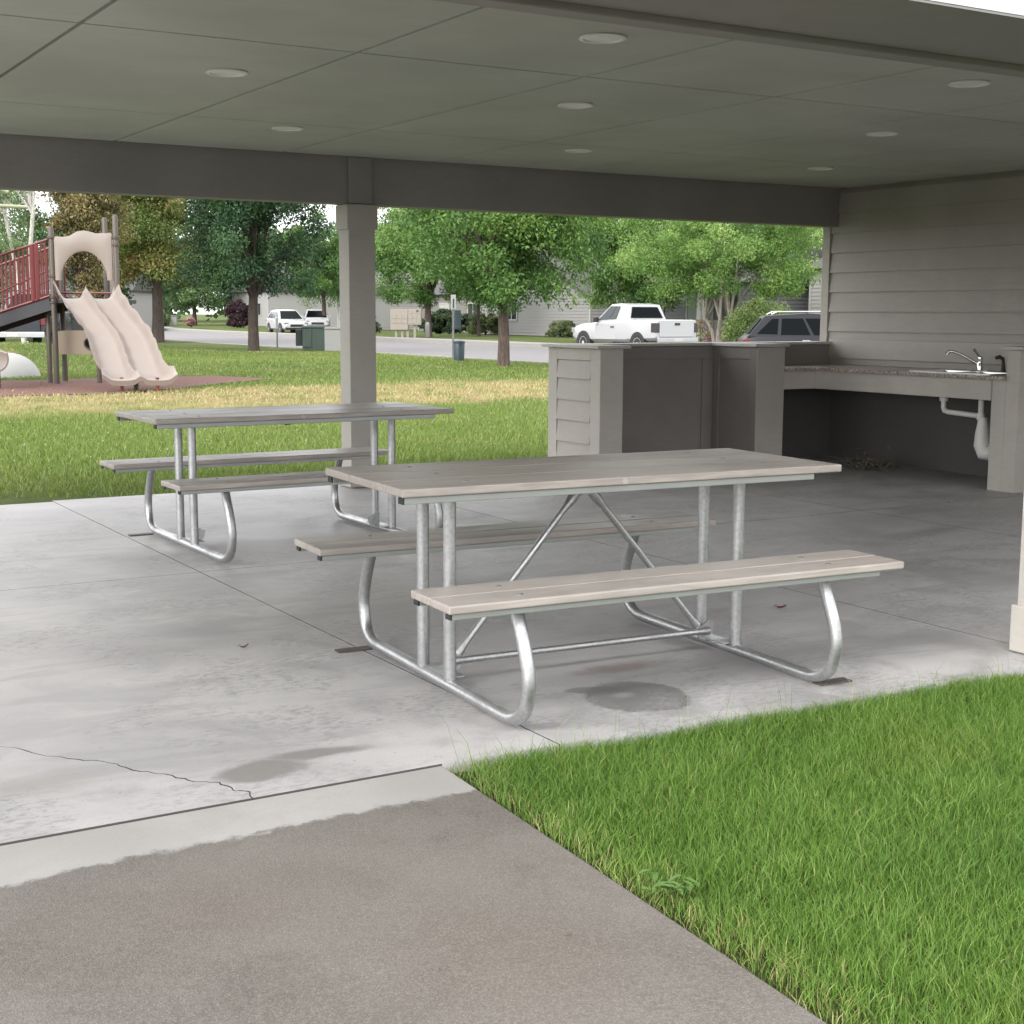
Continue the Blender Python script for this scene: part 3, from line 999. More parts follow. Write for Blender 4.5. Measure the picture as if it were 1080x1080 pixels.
# dry weeds blown under the counter
rs = random.Random(3)
m = MB()
for k in range(46):
    a = rs.uniform(0, 2 * PI)
    x, y = rs.gauss(0, 0.10), rs.gauss(0, 0.13)
    L = rs.uniform(0.1, 0.28)
    el = rs.uniform(0.05, 1.25)
    p0 = Vector((x, y, rs.uniform(0.0, 0.04)))
    d = Vector((math.cos(a) * math.cos(el), math.sin(a) * math.cos(el), math.sin(el)))
    p1 = p0 + d * L * 0.5
    p2 = p1 + (d + Vector((rs.gauss(0, .4), rs.gauss(0, .4), -0.1))).normalized() * L * 0.5
    p2.z = max(0.004, p2.z)
    m.tube([p0, p1, p2], [0.006, 0.004, 0.002], 5)
    for q in range(3):
        c = p1.lerp(p2, rs.random())
        e1 = Vector((rs.gauss(0, 1), rs.gauss(0, 1), rs.gauss(0, .6))).normalized() * 0.035
        e2 = Vector((rs.gauss(0, 1), rs.gauss(0, 1), rs.gauss(0, .6))).normalized() * 0.012
        c.z = max(c.z, 0.04)
        m.add([c - e1, c + e2, c + e1, c - e2], [(0, 1, 2, 3)])
o = m.build('dry_weeds', MAT['dry_twig'])
o.location = (8.78, 8.72, 0.003)
o.scale = (0.8, 0.8, 0.8)
tag(o, 'clump of dry brown weeds lying on the slab at the counter opening', 'dead plant')


def fallen_leaf(x, y, rz, L, W, mat, label):
    m = MB()
    rows = []
    for i in range(7):
        t = i / 6
        w = W * math.sin(PI * min(1, t * 0.95 + 0.03)) ** 0.8
        rows.append([((t - .5) * L, k * w, 0.004 + 0.006 * abs(k) + 0.007 * (t - .45) ** 2 * 4) for k in (-1, 0, 1)])
    m.grid(rows)
    m.tube([(-L * .5, 0, 0.02), (-L * .75, 0.003, 0.012)], 0.0016, 5)
    o = m.build('fallen_leaf', mat, smooth=True)
    o.location = (x, y, 0.0)
    o.rotation_euler = (0, 0, rz)
    tag(o, label, 'leaf', 'dead leaves on the slab')
fallen_leaf(4.262, 4.728, -0.2, 0.05, 0.009, MAT['red_leaf'], 'dry red leaf on the slab behind the right end of the braced table')
fallen_leaf(1.909, 5.211, 0.3, 0.04, 0.007, MAT['tan_leaf'], 'small dark dry leaf alone on open slab left of the braced table')

# ================================================================== PICNIC TABLES
def catmull(pts, n=5):
    P = [Vector(p) for p in pts]
    P = [P[0] * 2 - P[1]] + P + [P[-1] * 2 - P[-2]]
    out = []
    for i in range(1, len(P) - 2):
        for k in range(n):
            t = k / n
            a, b, c, d = P[i - 1], P[i], P[i + 1], P[i + 2]
            out.append(0.5 * ((2 * b) + (c - a) * t + (2 * a - 5 * b + 4 * c - d) * t * t + (3 * b - a - 3 * c + d) * t ** 3))
    out.append(P[-2])
    return out


def picnic_table(label, loc, rz, braces=True):
    T = thing('picnic_table', label, 'picnic table', loc, rz, 'picnic tables under the shelter')
    L = 1.216
    zt, zb = 0.757, 0.446
    xl, xr = -0.277, 1.504
    # table top of three planks
    m = MB()
    w = 0.72
    n = 3
    pw = (w - 0.004 * (n - 1)) / n
    for k in range(n):
        y0 = -w / 2 + k * (pw + 0.004)
        m.b(xl, y0, zt - 0.028, xr, y0 + pw, zt)
    m.build('tabletop', MAT['plank'], T, bevel=0.005, seg=3)
    m = MB()
    for y in (-w / 2 + 0.012, w / 2 - 0.052):
        m.b(xl + 0.012, y, zt - 0.052, xr - 0.12, y + 0.04, zt - 0.029)
    for x in (0.0, L / 2, L):
        m.b(x - 0.02, -w / 2 + 0.053, zt - 0.05, x + 0.02, w / 2 - 0.053, zt - 0.0285)
    m.build('support_channel', MAT['channel'], T, bevel=0.002)
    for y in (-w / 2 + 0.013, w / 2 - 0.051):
        MB().b(xl + 0.006, y, zt - 0.051, xl + 0.0115, y + 0.038, zt - 0.030).build('dark_channel_end', MAT['flat_black'], T)  # dark of the open channel end, put in as a black plate
    # benches of two planks
    bw = 0.295
    for s in (-1, 1):
        c = s * 0.572
        m = MB()
        pw2 = (bw - 0.004) / 2
        for k in range(2):
            y0 = c - bw / 2 + k * (pw2 + 0.004)
            m.b(xl - 0.002, y0, zb - 0.027, xr - 0.006, y0 + pw2, zb)
        b = m.build('bench', MAT['plank'], T, bevel=0.006, seg=3)
        m = MB()
        for y in (c - bw / 2 + 0.01, c + bw / 2 - 0.045):
            m.b(xl + 0.012, y, zb - 0.046, xr - 0.11, y + 0.035, zb - 0.028)
        m.build('support_channel', MAT['channel'], b, bevel=0.002)
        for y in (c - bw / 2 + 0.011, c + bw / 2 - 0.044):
            MB().b(xl + 0.004, y, zb - 0.045, xl + 0.0115, y + 0.033, zb - 0.029).build('dark_channel_end', MAT['flat_black'], b)  # bench channels: the dark of their open ends as black plates
    bolt0 = None
    for x in (0.0, L):
        for y in [-w / 2 + (k + 0.5) * w / n for k in range(n)] + [s * 0.572 + q * bw / 4 for s in (-1, 1) for q in (-1, 1)]:
            z = zt if abs(y) < w / 2 else zb
            if bolt0 is None:
                bolt0 = b0 = MB().lathe([(0.0105, -0.002), (0.0105, 0.0012), (0.007, 0.0035), (0.001, 0.0042)], 12).build('bolt', MAT['galv'], T, smooth=True)
            else:
                b0 = bolt0.copy()
                COL.objects.link(b0)
                b0.parent = T
            b0.location = (x + 0.004 * math.sin(y * 40), y, z)
    # bent-tube frames
    R = 0.0225
    for x in (0.0, L):
        half = [(x, 0.0, R + .006), (x, 0.30, R + .006), (x, 0.50, R + .006), (x, 0.60, R + 0.012), (x, 0.672, 0.075), (x, 0.700, 0.150), (x, 0.694, 0.215), (x, 0.668, 0.285), (x, 0.63, 0.36), (x, 0.604, zb - 0.03)]
        full = [(a, -b, c) for a, b, c in half[::-1]] + half[1:]
        m = MB().tube(catmull(full, 4), R, 16)
        fr = m.build('frame', MAT['galv'], T, smooth=True)
        for y in (-0.115, 0.115):
            MB().tube([(x, y, R + 0.02), (x, y, zt - 0.051)], R, 16).build('post', MAT['galv'], fr, smooth=True)
    # anchor plates
    for x, y in ((-0.075, 0.625), (L + 0.075, -0.60)):
        MB().b(x - 0.07, y - 0.025, 0.001, x + 0.07, y + 0.025, 0.007).build('anchor_plate', MAT['plate'], T)
    # lugs at the post feet
    for x, s in ((0.028, 1), (L - 0.028, -1)):
        m = MB()
        m.prism([(0.0, 0.03), (s * 0.065, 0.055), (s * 0.075, 0.095), (s * 0.02, 0.125), (0.0, 0.12)][::s], -0.004, 0.004, Matrix.Translation((x, 0, 0)) @ Matrix.Rotation(PI / 2, 4, 'X'))
        m.b(x - 0.03, -0.11, 0.05, x + 0.03, 0.11, 0.056)
        m.build('lug', MAT['galv'], T)
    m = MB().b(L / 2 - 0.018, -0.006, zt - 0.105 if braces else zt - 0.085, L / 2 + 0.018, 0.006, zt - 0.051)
    m.build('brace_bracket', MAT['galv'] if braces else MAT['flat_black'], T)
    if braces:
        for s in (-1, 1):
            a = Vector((L / 2 + s * 0.03, 0.016, zt - 0.095))
            e = Vector((L / 2 + s * (L / 2 - 0.075), 0.016, 0.085))
            d = (e - a).normalized()
            m = MB().tube([a - d * 0.028, a, a + d * 0.04, a + d * 0.08, e - d * 0.07, e - d * 0.035, e, e + d * 0.025], [0.013, 0.019, 0.019, 0.0125, 0.0125, 0.018, 0.018, 0.012], 12)
            m.build('brace', MAT['galv'], T, smooth=True)
        MB().tube([(0.055, -0.012, 0.085), (0.10, -0.012, 0.085), (L - 0.10, -0.012, 0.085), (L - 0.055, -0.012, 0.085)], [0.017, 0.0125, 0.0125, 0.017], 12).build('tie_rod', MAT['galv'], T, smooth=True)
    return T


picnic_table('long-topped picnic table with crossed diagonal braces, nearest the grass corner', (2.301, 4.340, 0), -0.066, True)
picnic_table('picnic table without braces, out at the lawn edge beside the square post', (2.474, 7.618, 0), 0.011, False)

# ================================================================== GRASS
rng = np.random.default_rng(11)


def blades(name, px, py, pz, hgt, wid, lean, var, mat):
    n = len(px)
    az = rng.uniform(0, 2 * PI, n)
    dx, dy = np.cos(az), np.sin(az)
    la = rng.uniform(0, 2 * PI, n)
    lx, ly = np.cos(la) * lean * hgt, np.sin(la) * lean * hgt
    V = np.zeros((n, 5, 3))
    base = np.stack([px, py, pz], 1)
    side = np.stack([dx * wid / 2, dy * wid / 2, np.zeros(n)], 1)
    mid = base + np.stack([lx * 0.35, ly * 0.35, hgt * 0.6], 1)
    tip = base + np.stack([lx, ly, hgt], 1)
    V[:, 0] = base - side
    V[:, 1] = base + side
    V[:, 2] = mid + side * 0.75
    V[:, 3] = mid - side * 0.75
    V[:, 4] = tip
    idx = np.arange(n)[:, None] * 5
    loops = (idx + np.array([[0, 1, 2, 3, 3, 2, 4]])).ravel()
    starts = (np.arange(n)[:, None] * 7 + np.array([[0, 4]])).ravel()
    o = np_mesh(name, V.reshape(-1, 3), loops, starts, None, mat, np.repeat(var, 5))
    return struct(o, 'stuff')


# foreground lawn, right of the path
def edge_x(y):
    return np.where(y > 1.83, 1.80 + (y - 1.83) / 1.713 * 0.095, 1.80 - (1.83 - y) * 0.0373)
n = 460000
px = rng.uniform(1.75, 7.0, n)
py = rng.uniform(0.7, 3.62, n)
fyv = np.where(px < 1.9, 3.55, 3.55 - (px - 1.9) * 0.043)
ok = (px > edge_x(py) + 0.004) & (py < fyv - 0.006) & (py > 0.55 * px - 1.2)
# thin, worn rim along the path edge
rim = px - edge_x(py)
ok &= (rng.random(n) < np.clip(0.12 + rim * 7, 0, 1))
px, py = px[ok], py[ok]
n = len(px)
clump = np.sin(px * 7.3 + np.sin(py * 5.1) * 2) * np.cos(py * 8.9 + np.sin(px * 3.3)) * 0.5 + 0.5
hg = rng.uniform(0.022, 0.055, n) * (0.75 + 0.5 * clump)
hg[rng.random(n) < 0.008] *= 1.7
rimv = np.clip(1 - (px - edge_x(py)) * 5, 0, 1)
var = np.clip(rng.beta(1.3, 1.5, n) * 0.93 + 0.06 * clump + rimv * rng.random(n) * 0.6, 0, 1)
blades('lawn_grass', px, py, np.full(n, -0.036), hg, rng.uniform(0.0012, 0.0030, n), rng.uniform(0.1, 1.1, n), var, MAT['blade'])
# tall wisps along the slab edge
n = 110
px = rng.uniform(1.95, 4.6, n)
py = 3.55 - (px - 1.9) * 0.043 - rng.uniform(0.005, 0.07, n)
blades('grass_wisps', px, py, np.full(n, -0.036), rng.uniform(0.07, 0.16, n) * np.where(rng.random(n) < 0.08, 1.5, 1), rng.uniform(0.0014, 0.0026, n), rng.uniform(0.1, 0.6, n), rng.uniform(0.6, 1.0, n), MAT['blade'])

# lawn behind the slab
def lawn_blades(n, dlo, dhi, hlo, hhi, wlo, whi, power):
    d = dlo + (dhi - dlo) * rng.random(n) ** power
    lat = (rng.random(n) * 2 - 1) * 0.50 * d
    px = sy_ * d + cy_ * lat
    py = cy_ * d - sy_ * lat
    ok = (py > 10.07) | (px > 9.7) | (px < -2.4)
    ok &= ~((py < 10.5) & (px > 6.2) & (px < 9.7) & (py < 10.0))
    ok &= (px < 21.6)
    inm = np.zeros(len(px), bool)
    P = np.array(poly)
    for i in range(len(P)):
        x1, y1 = P[i]
        x2, y2 = P[(i + 1) % len(P)]
        c = ((y1 > py) != (y2 > py)) & (px < (x2 - x1) * (py - y1) / (y2 - y1 + 1e-9) + x1)
        inm ^= c
    ok &= ~(inm & (rng.random(len(px)) > 0.02))
    px, py = px[ok], py[ok]
    k = len(px)
    pz = np.array([ground_z(x, y) for x, y in zip(px, py)])
    return px, py, pz, rng.uniform(hlo, hhi, k), rng.uniform(wlo, whi, k), rng.uniform(0.2, 0.9, k), rng.beta(2, 2, k)

a = lawn_blades(165000, 10.2, 22, 0.03, 0.07, 0.006, 0.012, 0.8)
b = lawn_blades(150000, 22, 52, 0.03, 0.065, 0.012, 0.028, 0.9)
args = [np.concatenate([u, v]) for u, v in zip(a, b)]
blades('back_lawn_grass', *args, MAT['blade_far'])
# clover blooms sprinkled in the near lawn
k = 1400
d = 10.4 + 14 * rng.random(k) ** 0.9
lat = (rng.random(k) * 2 - 1) * 0.38 * d
px = sy_ * d + cy_ * lat
py = cy_ * d - sy_ * lat
dens = np.sin(px * 0.9 + 1.2 * np.sin(py * 0.7)) * np.cos(py * 1.1) * 0.5 + 0.5
ok = (py > 10.15) & (rng.random(k) < 0.25 + 0.75 * dens) & ~((py < 13.5) & (rng.random(k) < 0.6))
px, py = px[ok], py[ok]
V, Fc = [], []
octv = np.array([(1, 0, 0), (-1, 0, 0), (0, 1, 0), (0, -1, 0), (0, 0, 1), (0, 0, -1)], float)
octf = [(0, 2, 4), (2, 1, 4), (1, 3, 4), (3, 0, 4), (2, 0, 5), (1, 2, 5), (3, 1, 5), (0, 3, 5)]
m = MB()
for x, y in zip(px, py):
    m.add(octv * random.uniform(0.005, 0.009) + np.array([x, y, ground_z(x, y) + random.uniform(0.05, 0.085)]), octf)
struct(m.build('clover_flowers', MAT['clover']), 'stuff')
# a broad-leaved weed in the near lawn
m = MB()
rs = random.Random(5)
for k in range(26):
    a = rs.uniform(0, 2 * PI)
    L = rs.uniform(0.035, 0.065)
    base = Vector((rs.gauss(0, 0.035), rs.gauss(0, 0.05), 0.03))
    d = Vector((math.cos(a), math.sin(a), rs.uniform(0.2, 0.9))).normalized()
    side = d.cross(Vector((0, 0, 1))).normalized()
    rows = []
    for i in range(5):
        t = i / 4
        w = 0.009 * math.sin(PI * (0.08 + 0.9 * t)) * (1.25 if i % 2 else 0.8)
        c = base + d * L * t + Vector((0, 0, -0.03 * t * t))
        rows.append([c - side * w + Vector((0, 0, 0.004)), c, c + side * w + Vector((0, 0, 0.004))])
    m.grid(rows)
weed = leaf_mat('weed_leaves', (0.10, 0.18, 0.045), (0.10, 0.18, 0.045), (0.10, 0.18, 0.045))
o = m.build('broadleaf_weed', weed, smooth=True)
o.location = (1.895, 2.45, -0.005)
o.scale = (0.75, 0.75, 0.8)
tag(o, 'pale green broad-leaved weed growing in the front lawn beside the path edge', 'weed')


# ================================================================== TREES
def leaf_cloud(name, centers, crad, per, L, W, mat, parent=None, droop=0.3, flat=0.75, seed=0, zmin=None):
    r = np.random.default_rng(seed)
    C = np.repeat(np.asarray(centers, float), per, 0)
    R = np.repeat(np.asarray(crad, float), per)
    n = len(C)
    g = r.normal(0, 1, (n, 3))
    g /= np.linalg.norm(g, axis=1)[:, None]
    rad = r.random(n) ** 0.5
    P = C + g * (R * rad)[:, None] * np.array([1, 1, flat])
    if zmin is not None:
        keep = P[:, 2] > zmin
        P, g, R = P[keep], g[keep], R[keep]
        n = len(P)
    a = g * 0.6 + r.normal(0, 0.6, (n, 3))
    a[:, 2] -= droop
    a /= np.linalg.norm(a, axis=1)[:, None]
    b = np.cross(a, r.normal(0, 1, (n, 3)))
    b /= np.linalg.norm(b, axis=1)[:, None]
    l = L * r.uniform(0.6, 1.3, n)[:, None]
    w = W * r.uniform(0.6, 1.3, n)[:, None]
    nrm = np.cross(a, b)
    V = np.stack([P - a * l / 2, P + b * w / 2 + nrm * w * 0.2, P + a * l / 2, P - b * w / 2 + nrm * w * 0.2], 1)
    cl = r.random(len(centers))
    clv = np.repeat(cl, per)
    if zmin is not None:
        clv = clv[keep]
    var = np.clip(0.55 * r.beta(2, 2, n) + 0.5 * clv - 0.05, 0, 1)
    return quads_mesh(name, V, mat, var, parent)


def tree(name, label, x, y, trunk_h, trunk_r, cz, rx, rz, leaf, bark, clumps=70, per=170, leafL=0.16, seed=0, low=None, stems=1, clr=0.75, group='trees round the lawn and street', ry=None, limbs=9, bias=0.5, offx=0.0, spread=0.0):
    r = random.Random(seed)
    z0 = ground_z(x, y) - 0.02
    T = thing(name, label, 'tree', (x, y, z0), 0, group)
    ry = ry or rx
    per, leafL = int(per * 2.3), leafL * 0.64
    m = MB()
    forks = []
    for s in range(stems):
        a = 2 * PI * s / max(1, stems) + r.uniform(0, 1)
        sx, sy2 = (math.cos(a) * spread, math.sin(a) * spread) if stems > 1 else (0, 0)
        bx, by = sx * 0.25, sy2 * 0.25
        rr = trunk_r / (1 if stems == 1 else 1.5)
        pts = [(bx, by, -0.05), (bx, by, 0.12), (bx + r.gauss(0, .02) + sx * .2, by + r.gauss(0, .02) + sy2 * .2, trunk_h * 0.5), (bx + r.gauss(0, .04) + sx, by + r.gauss(0, .04) + sy2, trunk_h)]
        m.tube(pts, [rr * 1.5, rr * 1.12, rr * 0.95, rr * 0.85], 10)
        forks.append(Vector(pts[-1]))
    for k in range(limbs):
        f = forks[k % len(forks)]
        a = 2 * PI * k / limbs + r.uniform(-.3, .3)
        h = r.uniform(0.25, 0.9)
        end = Vector((offx * 0.5 + math.cos(a) * rx * r.uniform(0.45, 0.8) * (1.15 - h * 0.7), math.sin(a) * ry * r.uniform(0.45, 0.8) * (1.15 - h * 0.7), f.z + (cz + rz * 0.7 - f.z) * h))
        mid = f.lerp(end, 0.45) + Vector((0, 0, 0.12 * rz))
        rr = trunk_r * r.uniform(0.32, 0.5)
        m.tube([f - Vector((0, 0, 0.15)), f.lerp(mid, 0.5), mid, end], [rr * 1.2, rr, rr * 0.7, rr * 0.2], 7)
        for q in range(3):
            e2 = mid.lerp(end, r.random()) + Vector((r.gauss(0, 1), r.gauss(0, 1), r.uniform(0, 1))) * 0.25 * rx
            m.tube([mid.lerp(end, 0.2 * q), e2], [rr * 0.4, rr * 0.1], 5)
    m.tube([forks[0] - Vector((0, 0, .1)), forks[0].lerp(Vector((0, 0, cz + rz * .6)), .5), Vector((0, 0, cz + rz * .6))], [trunk_r * .7, trunk_r * .45, trunk_r * .1], 7)
    m.build('trunk', bark, T, smooth=True)
    cs, cr = [], []
    while len(cs) < clumps:
        v = Vector((r.gauss(0, 1), r.gauss(0, 1), r.gauss(0, 1))).normalized() * (r.random() ** bias)
        p = Vector((v.x * rx + offx, v.y * ry, cz + v.z * rz))
        if low is not None and p.z < low(math.hypot(p.x - offx, p.y) / rx, r):
            continue
        cs.append(p)
        cr.append(clr * r.uniform(0.55, 1.3))
    leaf_cloud('crown', [tuple(c) for c in cs], cr, per, leafL, leafL * 0.45, leaf, T, seed=seed + 100)
    return T


def lowflat(z, edge=0.0, jit=0.25):
    return lambda q, r: z + edge * q + r.uniform(-jit, jit)


# main ash on the near verge
tree('ash_tree', 'green ash with forked brown trunk standing alone on the near verge', 19.39, 32.68, 1.78, 0.155, 4.1, 3.15, 3.0, LEAF['ash'], MAT['bark'], 140, 210, 0.19, 21, lowflat(2.15, -0.75), clr=0.72, limbs=11)
tree('maple_tree', 'dense dark green maple with straight trunk on the verge left of the square post', 18.72, 49.42, 1.95, 0.19, 5.2, 2.85, 3.9, LEAF['maple'], MAT['bark_dark'], 120, 210, 0.21, 22, lowflat(2.2, 0.0), clr=0.8)
tree('maple_tree', 'yellowing tree with orange tints and thick dark trunk behind the slide', 19.97, 65.01, 2.5, 0.27, 5.9, 2.6, 4.1, LEAF['yellowing'], MAT['bark_dark'], 110, 200, 0.24, 23, lowflat(2.0, 0.1), clr=0.85)
tree('maple_tree', 'slender dark trunk close behind the yellowing tree', 20.2, 71.5, 3.0, 0.15, 6.3, 2.4, 3.8, LEAF['maple'], MAT['bark_dark'], 60, 150, 0.26, 24, lowflat(3.4), clr=0.9)
tree('conifer_tree', 'dark blue-green evergreen between the browning cedar and the yellowing tree', 18.2, 68.5, 1.6, 0.2, 6.0, 1.9, 5.0, LEAF['maple'], MAT['bark_dark'], 90, 170, 0.24, 25, lowflat(1.0), clr=0.8)
tree('cedar_tree', 'browning golden cedar rising behind the arched play panel', 12.55, 48.9, 1.0, 0.18, 4.9, 1.25, 4.8, LEAF['cedar'], MAT['bark_dark'], 100, 170, 0.17, 26, lowflat(0.7), clr=0.55)
tree('birch_tree', 'pale trunked birch clump with light leaves at the left edge', 13.5, 62.2, 5.5, 0.13, 8.0, 2.9, 4.5, LEAF['birch'], MAT['bark_birch'], 60, 130, 0.2, 27, lowflat(4.6, -1.5, 0.8), stems=3, spread=0.55, clr=0.8, offx=-1.6)
tree('birch_tree', 'light green leafy tree filling the far left behind the red ramp', 12.6, 72.0, 2.0, 0.2, 5.0, 3.6, 5.2, LEAF['birch'], MAT['bark_pale'], 110, 190, 0.26, 28, lowflat(1.2), clr=0.95)
tree('ash_tree', 'mid green street tree behind the mailboxes', 39.08, 74.52, 2.1, 0.2, 5.7, 3.7, 4.6, LEAF['ash_pale'], MAT['bark'], 130, 190, 0.28, 29, lowflat(1.9, -0.2), clr=0.95)
tree('young_tree', 'slim young street tree in front of the dark hedge', 42.6, 74.74, 2.1, 0.10, 4.2, 2.0, 2.6, LEAF['ash'], MAT['bark_dark'], 60, 150, 0.24, 30, lowflat(1.9), clr=0.7)
tree('ash_tree', 'green ash spreading over the parked white pickup', 41.6, 57.0, 2.3, 0.2, 4.9, 3.6, 3.6, LEAF['ash'], MAT['bark_dark'], 140, 200, 0.25, 31, lowflat(1.9, -0.2), clr=0.85)
tree('locust_tree', 'wide light green locust with several pale stems over the round hedge', 39.59, 48.53, 1.3, 0.13, 4.6, 4.6, 3.4, LEAF['locust'], MAT['bark_pale'], 190, 200, 0.2, 32, lowflat(2.35, -0.2), stems=4, spread=0.5, clr=0.75, limbs=14)
tree('young_tree', 'leaning street tree right beside the second white car', 42.3, 97.1, 2.4, 0.17, 5.2, 3.1, 3.3, LEAF['ash'], MAT['bark_dark'], 90, 160, 0.28, 33, lowflat(2.6), clr=0.85)
# a second rank beyond the street
for i, (x, y, r_, h_, lf, lab) in enumerate((
        (47.5, 142, 4.0, 9.5, 'far', 'distant rounded tree above the bend of the street'),
        (54.0, 148, 3.6, 8.5, 'maple', 'distant dark tree beside the white house at the bend'),
        (42.0, 150, 4.6, 10, 'yellowing', 'distant yellow-green tree left of the bend'),
        (35.0, 152, 5.0, 11, 'maple', 'tall dark distant tree behind the slide'),
        (62.0, 122, 4.5, 10, 'ash', 'tall green tree behind the parked white cars'),
        (52.0, 112, 3.4, 8.5, 'far', 'rounded tree directly behind the second white car'),
        (60.0, 92, 5.0, 11, 'ash', 'broad tree behind the hedge house'),
        (58.0, 66, 5.0, 11, 'ash_pale', 'broad pale tree behind the grey gable house'),
        (62.0, 50, 5.0, 12, 'locust', 'tall bright tree behind the white house'))):
    tree('street_tree', lab, x, y, 2.6, 0.22, h_ * 0.55, r_, h_ * 0.45, LEAF[lf], MAT['bark_dark'], 80, 150, 0.42, 50 + i, lowflat(2.4), clr=1.25, limbs=6, group='trees beyond the street')
# far woods close the horizon
r = np.random.default_rng(77)
cs, cr = [], []
for k in range(520):
    ang = YAW + (r.random() - 0.5) * 1.5
    d = r.uniform(215, 260)
    cs.append((math.sin(ang) * d, math.cos(ang) * d, r.uniform(0, 13) ** 1.0))
    cr.append(r.uniform(3, 5.5))
struct(leaf_cloud('far_woods', cs, cr, 110, 1.3, 0.8, LEAF['far'], seed=9), 'stuff')


def shrub(name, label, x, y, rx, ry, h, leaf, n=50, per=150, L=0.12, seed=0, group=None, cat='shrub', rz=0.0):
    per, L = int(per * 1.6), L * 0.78
    z0 = ground_z(x, y)
    T = thing(name, label, cat, (x, y, z0), rz, group)
    r = random.Random(seed)
    m = MB()
    for k in range(6):
        a = r.uniform(0, 2 * PI)
        m.tube([(0, 0, -0.03), (math.cos(a) * rx * .3, math.sin(a) * ry * .3, h * .4), (math.cos(a) * rx * .6, math.sin(a) * ry * .6, h * .7)], [0.03, 0.02, 0.008], 5)
    m.build('stem', MAT['bark_dark'], T)
    cs, cr = [], []
    for k in range(n):
        v = Vector((r.gauss(0, 1), r.gauss(0, 1), abs(r.gauss(0, 1)))).normalized() * r.random() ** 0.35
        cs.append((v.x * rx * .82, v.y * ry * .82, 0.12 * h + v.z * h * 0.78))
        cr.append(min(rx, ry, h) * r.uniform(0.2, 0.34))
    leaf_cloud('foliage', cs, cr, per, L, L * 0.55, leaf, T, seed=seed + 7, droop=0.0, zmin=0.02)
    return T


shrub('round_hedge', 'large clipped yellow-green bush behind the dark parked car', 37.6, 43.3, 1.75, 1.75, 2.05, LEAF['hedge'], 110, 240, 0.10, 1)
shrub('purple_bush', 'dark purple-leaved bush at the bend of the street', 43.79, 119.5, 1.35, 1.35, 2.7, LEAF['purple'], 60, 150, 0.24, 2)
shrub('low_bush', 'grey-green rounded bush in front of the gable house', 45.81, 70.5, 0.95, 0.95, 1.15, LEAF['shrub'], 50, 130, 0.13, 3)
shrub('hedge', 'dark wide hedge behind the blue pet station', 45.6, 84.0, 2.6, 1.1, 1.75, LEAF['dusk'], 90, 150, 0.2, 4, rz=-0.5)
shrub('hedge', 'lighter shrub at the right end of the dark hedge', 46.2, 80.2, 1.5, 1.0, 1.6, LEAF['shrub'], 60, 150, 0.18, 14)
shrub('hedge', 'dusky shrub left of the mailboxes', 41.0, 88.5, 1.6, 1.4, 1.7, LEAF['dusk'], 60, 140, 0.2, 5)
shrub('low_bush', 'dusky low shrub under the distant trees near the purple bush', 39.0, 128, 1.9, 1.5, 1.5, LEAF['shrub'], 50, 120, 0.28, 6)
shrub('low_bush', 'dark low shrub far along the bend, right of the yellowing trunk', 35.5, 136, 2.2, 1.6, 1.7, LEAF['purple'], 50, 120, 0.3, 8)

